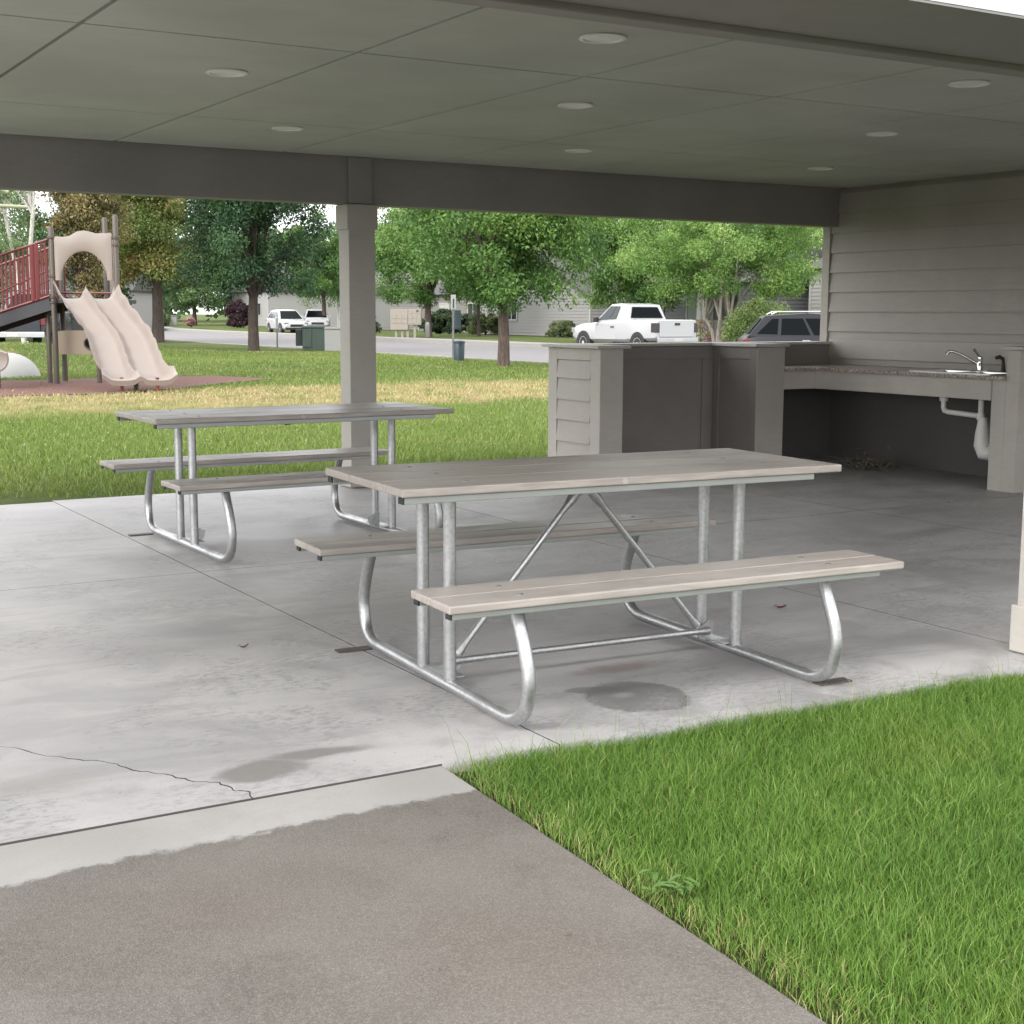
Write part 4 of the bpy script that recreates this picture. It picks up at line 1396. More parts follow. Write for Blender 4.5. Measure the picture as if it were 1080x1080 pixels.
# ================================================================== BUILDINGS
def house(label, x, y0, y1, eave, depth, wallm, gable=True, wins=(), zb=-0.1, roof_h=None, extra=None, rz=None):
    """gable end facing the street (-x); siding boards as geometry"""
    T = thing('house', label, 'house', (x, y0, zb), rz or 0.0)
    W = y1 - y0
    pk = eave + (roof_h if roof_h else W * 0.22)
    m = MB()
    if gable:
        m.prism([(0, 0), (W, 0), (W, eave), (W / 2, pk), (0, eave)], 0.0, depth, Matrix(((0, 0, 1, 0.03), (1, 0, 0, 0), (0, 1, 0, 0), (0, 0, 0, 1))))
    else:
        m.b(0.03, 0, 0, depth, W, eave)
    w = m.build('wall', wallm, T)
    m = MB()
    z = 0.0
    st = 0.19
    while z < (pk if gable else eave) - 0.2:
        z1 = z + st
        a, b = 0.0, W
        if gable and z1 > eave:
            f = (z1 - eave) / (pk - eave)
            a, b = W / 2 * f, W - W / 2 * f
        m.add([(0.0, a, z), (0.0, b, z), (0.028, b, z1), (0.028, a, z1), (0.029, a, z), (0.029, b, z)], [(0, 3, 2, 1), (0, 1, 5, 4)])
        m.add([(0.0, -0.03, z), (depth, -0.03, z), (depth, -0.002, z1), (0.0, -0.002, z1)], [(0, 1, 2, 3)])
        z = z1
    m.build('siding', wallm, w)
    o = 0.35
    m = MB()
    if gable:
        for s in (0, 1):
            e0 = (-o, -o if s == 0 else W + o, eave - o * (pk - eave) / (W / 2))
            rdg = (-o, W / 2, pk)
            for (p, q) in ((e0, rdg),):
                m.add([p, q, (depth + o, q[1], q[2]), (depth + o, p[1], p[2]), (p[0], p[1], p[2] + 0.18), (q[0], q[1], q[2] + 0.18), (depth + o, q[1], q[2] + 0.18), (depth + o, p[1], p[2] + 0.18)],
                      [(0, 1, 2, 3), (4, 7, 6, 5), (0, 4, 5, 1), (3, 2, 6, 7), (0, 3, 7, 4), (1, 5, 6, 2)])
    else:
        m.add([(-o, -o, eave), (-o, W + o, eave), (depth + o, W + o, eave), (depth + o, -o, eave), (depth / 2, -o, pk), (depth / 2, W + o, pk)],
              [(0, 4, 5, 1), (3, 2, 5, 4), (0, 3, 4), (1, 5, 2), (0, 1, 2, 3)])
    m.build('roof', MAT['house_roof'], T)
    for y in (-0.035, W - 0.09):
        MB().b(-0.03, y, 0, -0.001, y + 0.125, eave).build('corner_trim', MAT['house_trim'], w)
    for (wy, wz, ww, wh, gm) in wins:
        m = MB()
        t = 0.09
        m.b(-0.05, wy, wz, -0.004, wy + ww, wz + t).b(-0.05, wy, wz + wh - t, -0.004, wy + ww, wz + wh)
        m.b(-0.05, wy, wz + t, -0.004, wy + t, wz + wh - t).b(-0.05, wy + ww - t, wz + t, -0.004, wy + ww, wz + wh - t)
        m.b(-0.05, wy + ww / 2 - 0.035, wz + t, -0.004, wy + ww / 2 + 0.035, wz + wh - t)
        f = m.build('window', MAT['house_trim'], T)
        MB().b(-0.022, wy + t, wz + t, -0.012, wy + ww - t, wz + wh - t).build('pane', gm, f)
    return T


house('pale grey house with broad gable end behind the near ash', 47, 69.3, 82.5, 2.35, 11, MAT['siding_grey'], wins=[(8.2, 0.9, 1.4, 1.1, MAT['window'])])
h2 = house('grey house with curtained windows and stone pillar behind the white pickup', 45.5, 54.2, 64.5, 2.9, 9, MAT['siding_mid'], gable=False, wins=[(1.9, 0.55, 2.2, 1.75, MAT['curtain']), (6.0, 0.8, 1.8, 1.5, MAT['window'])], roof_h=1.8)
MB().b(-4.1, -2.1, 0, -3.35, -1.35, 1.12).build('pillar', MAT['stone'], h2)
MB().b(-3.349, -2.35, 0, -1.6, -2.15, 1.1).build('low_wall', MAT['siding_tan'], h2)
MB().b(-3.9, -1.95, 1.121, -3.6, -1.65, 2.88).build('porch_post', MAT['house_trim'], h2)
MB().b(-4.2, -2.4, 2.89, 0.0, 1.5, 3.1).build('porch_roof', MAT['house_trim'], h2)
house('long white sided house behind the round bush', 49, 40.0, 53.0, 3.6, 10, MAT['siding_white'], gable=False, wins=[(9.5, 1.1, 1.2, 1.3, MAT['window'])], roof_h=2.2)
house('white house at the bend of the street, beside the purple bush', 52, 133, 143, 3.4, 9, MAT['siding_white'], gable=False, wins=[(2, 1, 1.6, 1.3, MAT['window'])], roof_h=2.4)
h4 = house('small house with dark louvred front behind the second white car', 50, 104.5, 112, 3.0, 8, MAT['siding_white'], wins=())
MB().b(-0.06, 0.6, 0.1, -0.004, 2.6, 2.3).build('louvre_panel', MAT['garage_dark'], h4)
MB().b(-1.2, 0.2, 0, -1.02, 0.38, 2.6).build('porch_post', MAT['house_trim'], h4)
house('low grey house hidden behind the hedge and mailboxes', 50, 86.5, 97, 2.7, 9, MAT['siding_tan'], gable=False, wins=[(1.2, 0.9, 1.6, 1.2, MAT['window']), (5.5, 0.9, 1.6, 1.2, MAT['house_trim'])], roof_h=1.9)
hx, hy = at(-30, 112)
house('pale house seen under the red ramp, beyond the lawn', hx, hy, hy + 11, 3.0, 9, MAT['siding_white'], gable=False, wins=[(2, 1, 1.5, 1.2, MAT['window'])], roof_h=2.0, rz=math.radians(58.9))

# ================================================================== VEHICLES
def patch(Q, u0, u1, v0, v1, off, th=0.0):
    """sub-rectangle of quad Q=(p00,p10,p11,p01) pushed outward"""
    p = [Vector(k) for k in Q]
    nrm = (p[1] - p[0]).cross(p[3] - p[0]).normalized()
    def P(u, v):
        return (p[0] * (1 - u) + p[1] * u) * (1 - v) + (p[3] * (1 - u) + p[2] * u) * v + nrm * off
    return [P(u0, v0), P(u1, v0), P(u1, v1), P(u0, v1)], nrm


def slab_patch(Q, pts, off, th=0.02):
    p = [Vector(k) for k in Q]
    nrm = (p[1] - p[0]).cross(p[3] - p[0]).normalized()
    out = []
    for u, v in pts:
        out.append((p[0] * (1 - u) + p[1] * u) * (1 - v) + (p[3] * (1 - u) + p[2] * u) * v)
    n = len(out)
    vs = [k + nrm * off for k in out] + [k + nrm * (off - th) for k in out]
    fs = [tuple(range(n)), tuple(range(n, 2 * n))[::-1]] + [(i, n + i, n + (i + 1) % n, (i + 1) % n) for i in range(n)]
    return vs, fs


def loft(m, st):
    """st: list of (x, half-profile [(y,z)...] bottom to top centre)"""
    rows = []
    for x, prof in st:
        rows.append([(x, -y, z) for y, z in prof] + [(x, y, z) for y, z in prof[::-1]])
    n = len(rows[0])
    vs = [p for r in rows for p in r]
    fs = []
    for i in range(len(rows) - 1):
        for j in range(n):
            k = (j + 1) % n
            fs.append((i * n + j, (i + 1) * n + j, (i + 1) * n + k, i * n + k))
    fs.append(tuple(range(n)))
    fs.append(tuple((len(rows) - 1) * n + j for j in range(n))[::-1])
    m.add(vs, fs)


def wheels(T, xs, hw, R, wd=0.24):
    for x in xs:
        for s in (-1, 1):
            M = Matrix.Translation((x, s * (hw - wd / 2 + 0.005), R)) @ Matrix.Rotation(-s * PI / 2, 4, 'X')
            w = MB().lathe([(R * .62, -wd / 2), (R * .93, -wd / 2), (R, -wd / 2 + .04), (R, wd / 2 - .04), (R * .93, wd / 2), (R * .62, wd / 2)], 28, M).build('wheel', MAT['tyre'], T, smooth=True)
            m = MB().lathe([(R * .63, wd / 2 - .02), (R * .63, wd / 2 + .004), (R * .5, wd / 2 - .01), (R * .2, wd / 2 + .0), (R * .1, wd / 2 + .01)], 28, M)
            m.build('rim', MAT['rim'], w, smooth=True)


def body_prof(hwid, zb, zt, top):
    return [(hwid * 0.86, zb), (hwid * 0.985, zb + 0.10), (hwid, zb + 0.35 * (zt - zb)), (hwid * 0.985, zt - 0.10), (hwid * 0.94, zt - 0.02), (hwid * 0.80, zt + top * 0.5), (0.0, zt + top)]


def arches(T, xs, hw, R):
    for x in xs:
        for s in (-1, 1):
            pts = [(x + R * 1.2 * math.cos(a), R + R * 1.2 * math.sin(a)) for a in [PI * k / 14 for k in range(15)]] + [(x - R * 1.2, R * 0.75), (x + R * 1.2, R * 0.75)]
            y = s * (hw + 0.004)
            M = Matrix(((1, 0, 0, 0), (0, 0, 1, 0), (0, 1, 0, 0), (0, 0, 0, 1)))
            MB().prism(pts, min(y, y - s * 0.2), max(y, y - s * 0.2), M).build('wheel_arch', MAT['black'], T)


def pickup(label, loc, rz, paint, tail, glass):
    T = thing('pickup_truck', label, 'pickup truck', loc, rz, 'parked vehicles')
    hw = 1.0
    m = MB()
    # lower body: bed, cab, bonnet
    loft(m, [(-2.88, body_prof(hw * .95, 0.62, 1.30, 0.0)), (-2.80, body_prof(hw, 0.56, 1.34, 0.0)), (-1.05, body_prof(hw, 0.50, 1.35, 0.0)), (-1.0, body_prof(hw, 0.48, 1.33, 0.01)), (1.15, body_prof(hw, 0.46, 1.24, 0.03)),
             (1.25, body_prof(hw * .99, 0.46, 1.20, 0.05)), (2.45, body_prof(hw * .97, 0.48, 1.10, 0.06)), (2.82, body_prof(hw * .90, 0.52, 1.00, 0.05)), (2.90, body_prof(hw * .84, 0.56, 0.92, 0.03))])
    b = [(-1.02, 1.31), (1.20, 1.22)]
    rf = [(-0.80, 1.90), (0.28, 1.92)]
    yb, yt = 0.93, 0.76
    bot = [(b[0][0], -yb, b[0][1]), (b[1][0], -yb, b[1][1]), (b[1][0], yb, b[1][1]), (b[0][0], yb, b[0][1])]
    tp = [(rf[0][0], -yt, rf[0][1]), (rf[1][0], -yt, rf[1][1]), (rf[1][0], yt, rf[1][1]), (rf[0][0], yt, rf[0][1])]
    mid = [(-0.25, -yt, 1.95), (-0.25, yt, 1.95)]
    vs = bot + tp + [(-0.25, -yt * .9, 1.955), (-0.25, yt * .9, 1.955)]
    fs = [(0, 1, 5, 8, 4), (3, 7, 9, 6, 2), (1, 2, 6, 5), (0, 4, 7, 3), (4, 8, 9, 7), (8, 5, 6, 9)]
    m.add(vs, fs)
    m.build('body', paint, T, bevel=0.035, seg=3, smooth=True, angle=35)
    sideL = (bot[1], bot[0], tp[0], tp[1])
    left = (bot[3], bot[2], tp[2], tp[3])      # y+ side
    right = (bot[1], bot[0], tp[0], tp[1])
    right = (bot[0], bot[1], tp[1], tp[0])
    for Q, nm in ((left, 'l'), (right, 'r')):
        flip = Q is left
        # u runs rear->front on both
        QQ = (Q[0], Q[1], Q[2], Q[3])
        p = [Vector(k) for k in QQ]
        nr = (p[1] - p[0]).cross(p[3] - p[0])
        sgn = 1 if (nr.y > 0) == flip else -1
        for pts in ([(0.36, 0.12), (0.55, 0.12), (0.55, 0.88), (0.40, 0.88)], [(0.57, 0.12), (0.94, 0.12), (0.92, 0.3), (0.90, 0.88), (0.57, 0.88)]):
            vsq, fsq = slab_patch(QQ, pts, sgn * 0.012)
            MB().add(vsq, fsq).build('side_window', MAT['glass_mid'], T)
    backQ = (bot[0], bot[3], tp[3], tp[0])
    p = [Vector(k) for k in backQ]
    nr = (p[1] - p[0]).cross(p[3] - p[0])
    sg = 1 if nr.x < 0 else -1
    vsq, fsq = slab_patch(backQ, [(0.08, 0.14), (0.92, 0.14), (0.88, 0.84), (0.12, 0.84)], sg * 0.012)
    MB().add(vsq, fsq).build('rear_window', glass, T)
    fQ = (bot[1], bot[2], tp[2], tp[1])
    p = [Vector(k) for k in fQ]
    nr = (p[1] - p[0]).cross(p[3] - p[0])
    sg = 1 if nr.x > 0 else -1
    vsq, fsq = slab_patch(fQ, [(0.06, 0.08), (0.94, 0.08), (0.92, 0.92), (0.08, 0.92)], sg * 0.012)
    MB().add(vsq, fsq).build('windscreen', MAT['glass_dark'], T)
    for s in (-1, 1):
        MB().b(-0.30, s * 0.992 - 0.013, 0.56, 1.08, s * 0.992 + 0.013, 1.17).build('door', paint, T, bevel=0.012)
    wheels(T, (-1.75, 1.92), hw, 0.40)
    arches(T, (-1.75, 1.92), hw, 0.40)
    tg = MB().b(-2.925, -0.80, 0.70, -2.885, 0.80, 1.31).build('tailgate', paint, T, bevel=0.012)
    MB().b(-2.94, -0.12, 1.13, -2.926, 0.12, 1.22).build('handle', MAT['black'], tg)
    MB().b(-3.02, -0.95, 0.50, -2.93, 0.95, 0.67).build('rear_bumper', MAT['silver'], T, bevel=0.02)
    MB().b(-3.03, -0.18, 0.53, -3.021, 0.18, 0.66).build('number_plate', MAT['plate_white'], T)
    for s in (-1, 1):
        MB().b(-2.90, s * 0.90 - 0.095, 0.86, -2.62, s * 0.90 + 0.112, 1.22).build('tail_light', tail, T, bevel=0.02)
        MB().b(2.55, s * 0.78 - 0.14, 0.80, 2.90, s * 0.78 + 0.14, 0.98).build('headlight', MAT['silver'], T, bevel=0.02)
        MB().b(0.80, s * 1.10 - 0.10, 1.22, 0.95, s * 1.10 + 0.10, 1.42).build('mirror', MAT['black'], T, bevel=0.03)
        MB().b(-0.22, s * 1.012 - 0.012, 1.02, 0.0, s * 1.012 + 0.012, 1.07).build('door_handle', MAT['black'], T)
    return T


def suv(label, loc, rz, paint, glass, rails=False, H=1.68):
    T = thing('parked_car', label, 'car', loc, rz, 'parked vehicles')
    hw = 0.93
    k = H / 1.68
    m = MB()
    loft(m, [(-2.30, body_prof(hw * .86, 0.42, 0.88, 0.0)), (-2.22, body_prof(hw * .95, 0.34, 1.0, 0.02)), (-1.9, body_prof(hw, 0.30, 1.05, 0.02)), (1.0, body_prof(hw, 0.28, 1.02, 0.02)), (1.15, body_prof(hw * .99, 0.28, 0.99, 0.05)),
             (1.95, body_prof(hw * .95, 0.30, 0.88, 0.06)), (2.22, body_prof(hw * .86, 0.34, 0.76, 0.04)), (2.30, body_prof(hw * .78, 0.40, 0.66, 0.03))])
    yb, yt = 0.87, 0.66
    bot = [(-2.18, -yb, 1.02), (1.15, -yb, 1.0), (1.15, yb, 1.0), (-2.18, yb, 1.02)]
    tp = [(-1.72, -yt, 1.60 * k), (0.20, -yt, 1.62 * k), (0.20, yt, 1.62 * k), (-1.72, yt, 1.60 * k)]
    vs = bot + tp + [(-0.6, -yt * .92, H), (-0.6, yt * .92, H)]
    fs = [(0, 1, 5, 8, 4), (3, 7, 9, 6, 2), (1, 2, 6, 5), (0, 4, 7, 3), (4, 8, 9, 7), (8, 5, 6, 9)]
    m.add(vs, fs)
    m.build('body', paint, T, bevel=0.05, seg=3, smooth=True, angle=35)
    for flip, Q in ((True, (bot[3], bot[2], tp[2], tp[3])), (False, (bot[0], bot[1], tp[1], tp[0]))):
        p = [Vector(q) for q in Q]
        nr = (p[1] - p[0]).cross(p[3] - p[0])
        sgn = 1 if (nr.y > 0) == flip else -1
        for pts in ([(0.06, 0.14), (0.23, 0.12), (0.20, 0.85), (0.12, 0.85)], [(0.26, 0.1), (0.50, 0.1), (0.50, 0.86), (0.24, 0.86)], [(0.53, 0.1), (0.92, 0.1), (0.90, 0.3), (0.87, 0.86), (0.53, 0.86)]):
            vsq, fsq = slab_patch(Q, pts, sgn * 0.012)
            MB().add(vsq, fsq).build('side_window', glass, T)
    bQ = (bot[0], bot[3], tp[3], tp[0])
    p = [Vector(q) for q in bQ]
    sg = 1 if (p[1] - p[0]).cross(p[3] - p[0]).x < 0 else -1
    vsq, fsq = slab_patch(bQ, [(0.08, 0.12), (0.92, 0.12), (0.90, 0.86), (0.10, 0.86)], sg * 0.012)
    MB().add(vsq, fsq).build('rear_window', glass, T)
    fQ = (bot[1], bot[2], tp[2], tp[1])
    p = [Vector(q) for q in fQ]
    sg = 1 if (p[1] - p[0]).cross(p[3] - p[0]).x > 0 else -1
    vsq, fsq = slab_patch(fQ, [(0.05, 0.06), (0.95, 0.06), (0.92, 0.92), (0.08, 0.92)], sg * 0.012)
    MB().add(vsq, fsq).build('windscreen', MAT['glass_dark'], T)
    wheels(T, (-1.38, 1.42), hw, 0.36)
    arches(T, (-1.38, 1.42), hw, 0.36)
    MB().b(-2.36, -0.82, 0.36, -2.30, 0.82, 0.58).build('rear_bumper', MAT['black'], T, bevel=0.02)
    MB().b(2.26, -0.80, 0.30, 2.34, 0.80, 0.46).build('front_bumper', MAT['black'], T, bevel=0.02)
    MB().b(2.27, -0.45, 0.52, 2.32, 0.45, 0.68).build('grille', MAT['black'], T, bevel=0.01)
    MB().b(-2.315, -0.24, 0.66, -2.30, 0.24, 0.78).build('number_plate', MAT['plate_white'], T)
    for s in (-1, 1):
        MB().b(-2.29, s * 0.78 - 0.12, 0.84, -2.10, s * 0.78 + 0.13, 0.96).build('tail_light', MAT['tail_red'], T, bevel=0.02)
        MB().b(1.98, s * 0.70 - 0.15, 0.70, 2.27, s * 0.70 + 0.13, 0.82).build('headlight', MAT['silver'], T, bevel=0.02)
        MB().b(0.72, s * 1.0 - 0.09, 1.0, 0.86, s * 1.0 + 0.09, 1.15).build('mirror', paint, T, bevel=0.03)
        for x in (-0.75, 0.25):
            MB().b(x, s * 0.935 - 0.012, 0.90, x + 0.2, s * 0.935 + 0.012, 0.935).build('door_handle', MAT['silver'], T)
        if rails:
            MB().tube([(-1.55, s * 0.60, H - 0.04), (-1.4, s * 0.60, H + 0.03), (-0.1, s * 0.60, H + 0.04), (0.05, s * 0.60, H - 0.02)], 0.02, 8).build('roof_rail', MAT['silver'], T)
    return T


pickup('white extended-cab pickup parked along the far kerb under the trees', (33.0, 45.75, -0.27), PI / 2, MAT['car_white'], MAT['tail_dark'], MAT['glass_dark'])
suv('charcoal car with silver roof rails beside the shelter wall corner', (27.0, 28.5, -0.31), -0.62, MAT['car_dark'], MAT['glass_dark'], True, 1.64)
suv('white SUV, nearer of the two white cars, seen from its front corner', (37.67, 92.9, -0.22), -PI / 2 - 0.10, MAT['car_white'], MAT['glass_mid'])
suv('white car standing further back, partly behind the white SUV', (42.0, 98.0, -0.12), -PI / 2 - 0.35, MAT['car_white'], MAT['glass_mid'], False, 1.6)
pickup('black pickup with chrome rear bumper parked behind the red play ramp', (10.7, 46.9, ground_z(10.7, 46.9)), YAW * -1 + PI / 2 + 0.02, MAT['car_black'], MAT['tail_red'], MAT['glass_dark'])

# ================================================================== VERGE FURNITURE
gz = ground_z
# cluster mailbox
x, y = 36.13, 71.6
T = thing('cluster_mailbox', 'cream cluster mailbox on short legs across the street', 'mailbox', (x, y, gz(x, y)), -YAW)
MB().b(-0.86, -0.22, 0.45, 0.12, 0.22, 1.62).build('cabinet', MAT['mailbox'], T, bevel=0.02)
MB().b(0.125, -0.22, 0.72, 0.86, 0.22, 1.62).build('cabinet', MAT['mailbox'], T, bevel=0.02)
for k in range(2):
    m = MB()
    for i in range(3):
        for j in range(2 + k):
            x0 = -0.82 + i * 0.31 if k == 0 else 0.16 + i * 0.23
            m.b(x0, -0.235, 0.80 + j * 0.27, x0 + (0.29 if k == 0 else 0.21), -0.221, 0.80 + j * 0.27 + 0.25)
    m.build('locker_doors', MAT['mailbox'], T, bevel=0.006)
MB().b(0.58, -0.25, 1.45, 0.72, -0.236, 1.56).build('plate', MAT['plate'], T)
for xx in (-0.62, -0.28, 0.02, 0.42):
    MB().b(xx, -0.1, 0, xx + 0.13, 0.1, 0.449 if xx < 0.2 else 0.719).build('leg', MAT['mailbox'], T)
x, y = 38.0, 72.6
T = thing('utility_pedestal', 'short pale utility pedestal right of the mailboxes', 'utility pedestal', (x, y, gz(x, y)), -YAW)
MB().b(-0.12, -0.12, 0, 0.12, 0.12, 0.72).build('body', MAT['util_white'], T, bevel=0.02)
MB().lathe([(0.17, 0.722), (0.15, 0.80), (0.09, 0.86), (0.01, 0.88)], 4, Matrix.Rotation(PI / 4, 4, 'Z')).build('lid', MAT['util_white'], T)
# pet-waste station
x, y = 20.23, 37.0
T = thing('pet_waste_station', 'grey post with white sign and blue dispenser above a bin, on the verge', 'pet waste station', (x, y, gz(x, y)), -YAW)
MB().b(-0.04, 0.02, 0, 0.02, 0.08, 1.92).build('post', MAT['grey_metal'], T)
MB().b(-0.075, -0.005, 1.52, 0.075, 0.015, 1.94).build('sign', MAT['sign_white'], T, bevel=0.004)
MB().b(-0.02, -0.012, 1.55, 0.02, -0.006, 1.82).build('sign_panel', MAT['bin_blue'], T)
MB().b(0.035, -0.12, 0.92, 0.22, 0.05, 1.50).build('dispenser', MAT['bin_blue'], T, bevel=0.03)
x, y = 20.28, 36.75
T = thing('litter_bin', 'slate blue litter bin at the foot of the pet waste post', 'bin', (x, y, gz(x, y)), -YAW)
MB().lathe([(0.13, 0.0), (0.15, 0.02), (0.165, 0.52), (0.16, 0.53)], 20).build('body', MAT['bin_blue'], T, smooth=True)
MB().lathe([(0.172, 0.531), (0.176, 0.56), (0.15, 0.60), (0.02, 0.62)], 20).build('lid', MAT['bin_blue'], T, smooth=True)
# utility cabinets
x, y = 21.25, 50.0
T = thing('transformer_cabinet', 'green metal transformer cabinet with darker cover beside the street', 'utility cabinet', (x, y, gz(x, y)), -YAW + 0.15)
MB().b(-0.35, -0.35, 0, 0.52, 0.45, 0.82).build('cabinet', MAT['util_green'], T, bevel=0.02)
MB().b(-0.38, -0.38, 0.821, 0.55, 0.48, 0.90).build('lid', MAT['util_green'], T, bevel=0.02)
MB().b(-0.34, -0.40, 0.12, -0.02, -0.352, 0.80).build('door', MAT['util_green'], T, bevel=0.01)
MB().b(-0.60, -0.20, 0.16, -0.352, 0.25, 0.78).build('side_box', MAT['util_dark'], T, bevel=0.02)
x, y = 21.3, 48.0
T = thing('utility_cabinet', 'chalky white utility box right beside the green cabinet', 'utility cabinet', (x, y, gz(x, y)), -YAW)
MB().b(-0.34, -0.25, 0, 0.34, 0.3, 0.80).build('body', MAT['util_white'], T, bevel=0.03)
MB().prism([(-0.37, 0.801), (0.37, 0.801), (0.30, 0.90), (-0.30, 0.90)], -0.32, 0.28, Matrix(((1, 0, 0, 0), (0, 0, -1, 0), (0, 1, 0, 0), (0, 0, 0, 1)))).build('lid', MAT['util_white'], T, bevel=0.02)
x, y = 20.9, 52.6
T = thing('marker_post', 'thin white marker post standing in front of the white SUV', 'marker post', (x, y, gz(x, y)))
MB().b(-0.025, -0.025, 0, 0.025, 0.025, 0.75).build('post', MAT['grey_metal'], T)
MB().b(-0.045, -0.03, 0.751, 0.045, 0.03, 1.18).build('reflector', MAT['sign_white'], T, bevel=0.008)
# far yard bits
T = thing('wheeled_bin', 'small white bin standing at the far bend of the street', 'bin', (40.9, 128.0, -0.1), -YAW)
MB().b(-0.25, -0.25, 0.08, 0.25, 0.25, 0.95).build('body', MAT['util_white'], T, bevel=0.04)
MB().b(-0.28, -0.3, 0.951, 0.28, 0.28, 1.02).build('lid', MAT['util_white'], T, bevel=0.02)
shrub('flower_bush', 'pink-tinged bush between the white bin and the purple bush', 42.0, 126.5, 0.7, 0.7, 1.25, leaf_mat('pinkish_leaves', (0.25, 0.12, 0.12), (0.38, 0.2, 0.2), (0.6, 0.4, 0.4)), 30, 100, 0.2, 41)

# ================================================================== PLAYGROUND
GZ = -0.12
Fv = Vector((sy_, cy_, 0))
Rv = Vector((cy_, -sy_, 0))
O = Vector((*at(-8.33, 27.9), 0))          # middle of the deck's front edge
pg = thing('playground_tower', 'brown-posted play tower with beige double slide, arched panel and maroon railed ramp', 'play structure', (O.x, O.y, GZ), -YAW)
# local axes: x right, y away from the viewer
def ppost(x, y, h, r=0.055, m=None):
    return MB().tube([(x, y, 0), (x, y, h - 0.03), (x, y, h)], [r, r, r * 0.7], 12).build('post', m or MAT['play_post'], pg, smooth=True)
ppost(-0.62, 0.0, 3.05)
ppost(0.63, 0.0, 3.28)
ppost(0.10, 1.15, 3.30)
ppost(-0.80, 1.1, 2.9)
ppost(-0.83, 0.25, 1.62, 0.05)
ppost(0.12, 0.35, 1.60, 0.05)
DZ = 1.66
MB().b(-0.68, 0.02, DZ - 0.08, 0.68, 1.2, DZ).build('deck', MAT['play_grey'], pg, bevel=0.01)
# arch panel
m = MB()
z0, zc, ax, az = 2.02, 2.02, 0.45, 0.56
outer = [(-0.56, 2.02), (-0.56, 2.86), (-0.36, 2.85), (-0.25, 2.87), (-0.12, 2.95), (0.02, 2.975), (0.15, 2.95), (0.26, 2.91), (0.36, 2.93), (0.46, 2.92), (0.555, 2.94), (0.555, 2.02)]
inner = [(ax * math.cos(a), zc + az * math.sin(a)) for a in [PI * k / 20 for k in range(21)]]
inner = [(0.45, 2.02)] + inner[1:-1] + [(-0.45, 2.02)]
poly_ = outer + inner
# split into quads between outer/inner samples for a clean concave face
def samp(pl, n):
    pl = [Vector((a, b, 0)) for a, b in pl]
    ds = [0]
    for a, b in zip(pl[:-1], pl[1:]):
        ds.append(ds[-1] + (b - a).length)
    out = []
    for k in range(n):
        t = ds[-1] * k / (n - 1)
        for i in range(len(pl) - 1):
            if ds[i + 1] >= t - 1e-9:
                f = (t - ds[i]) / (ds[i + 1] - ds[i])
                out.append(pl[i].lerp(pl[i + 1], f))
                break
    return out
N = 41
so, si = samp(outer, N), samp(inner[::-1], N)
m.grid([[(p.x, -0.03, p.y) for p in so], [(p.x, -0.05, p.y) for p in [a.lerp(b, .3) for a, b in zip(so, si)]], [(p.x, -0.05, p.y) for p in [a.lerp(b, .85) for a, b in zip(so, si)]], [(p.x, -0.03, p.y) for p in si], [(p.x, 0.03, p.y) for p in si], [(p.x, 0.03, p.y) for p in so], [(p.x, -0.03, p.y) for p in so]])
m.build('arch_panel', MAT['beige_plastic'], pg, smooth=True, angle=50)
# slim panel seen through the arch
MB().b(0.16, 1.12, DZ, 0.30, 1.18, 2.85).build('side_panel', MAT['beige_plastic'], pg, bevel=0.02)
MB().tube([(-0.62, 0.25, 1.80), (-0.5, 0.25, 1.78), (0.5, 0.25, 1.78), (0.63, 0.25, 1.80)], 0.02, 8).build('cross_bar', MAT['play_red'], pg)
# clamps
m = MB()
for px_, pz_ in ((-0.62, 1.70), (-0.62, 1.60), (-0.62, 2.84), (0.63, 2.84), (0.63, 2.70), (-0.62, 2.1)):
    m.lathe([(0.062, pz_ - 0.025), (0.072, pz_ - 0.02), (0.072, pz_ + 0.02), (0.062, pz_ + 0.025)], 14, Matrix.Translation((px_, 0, 0)))
m.build('clamp', MAT['play_post'], pg)
# double slide: swept section
SL = []
ctrl = [(0.0, 0.0, 1.66), (0.14, -0.22, 1.64), (0.48, -0.66, 1.34), (0.94, -1.22, 0.93), (1.22, -1.75, 0.58), (1.42, -2.18, 0.33), (1.58, -2.52, 0.24), (1.70, -2.75, 0.25), (1.78, -2.86, 0.22)]
path = catmull(ctrl, 6)
n = len(path)
half = 0.60
rows, rows2 = [], []
prof = []
for k in range(33):
    w = -1 + 2 * k / 32
    prof.append(w)
def lip(w):
    l = max(math.exp(-((abs(w) - 1) / 0.15) ** 2), 0.60 * math.exp(-(w / 0.11) ** 2))
    return l
for i, p in enumerate(path):
    t = i / (n - 1)
    ang = 0.10 + 0.10 * t
    cr_ = Vector((math.cos(ang), math.sin(ang) * 1.2, 0)).normalized()
    tang = (path[min(n - 1, i + 1)] - path[max(0, i - 1)]).normalized()
    nup = cr_.cross(tang)
    if nup.z < 0:
        nup = -nup
    lh = 0.20 + 0.12 * math.exp(-(t / 0.13) ** 2) + 0.045 * math.sin(t * 72) * (1 - sm(0.5, 0.7, t))
    lh *= (1 - 0.55 * sm(0.86, 1.0, t))
    wd = half * (1 + 0.07 * sm(0.75, 1, t))
    row = []
    for w in prof:
        dish = 0.035 * (abs(abs(w) - 0.5) / 0.5) ** 2
        row.append(p + cr_ * (w * wd) + nup * (lh * lip(w) + dish))
    und = [q - nup * (0.035 + 0.05 * sm(0.6, 1, t) + 0.02 * (1 - lip(w))) for q, w in zip(row, prof)]
    rows.append(row + und[::-1] + [row[0]])
m = MB()
m.grid(rows)
k = len(rows[0]) - 1
m.f.append(tuple(range(k))[::-1])
m.f.append(tuple((n - 1) * (k + 1) + j for j in range(k)))
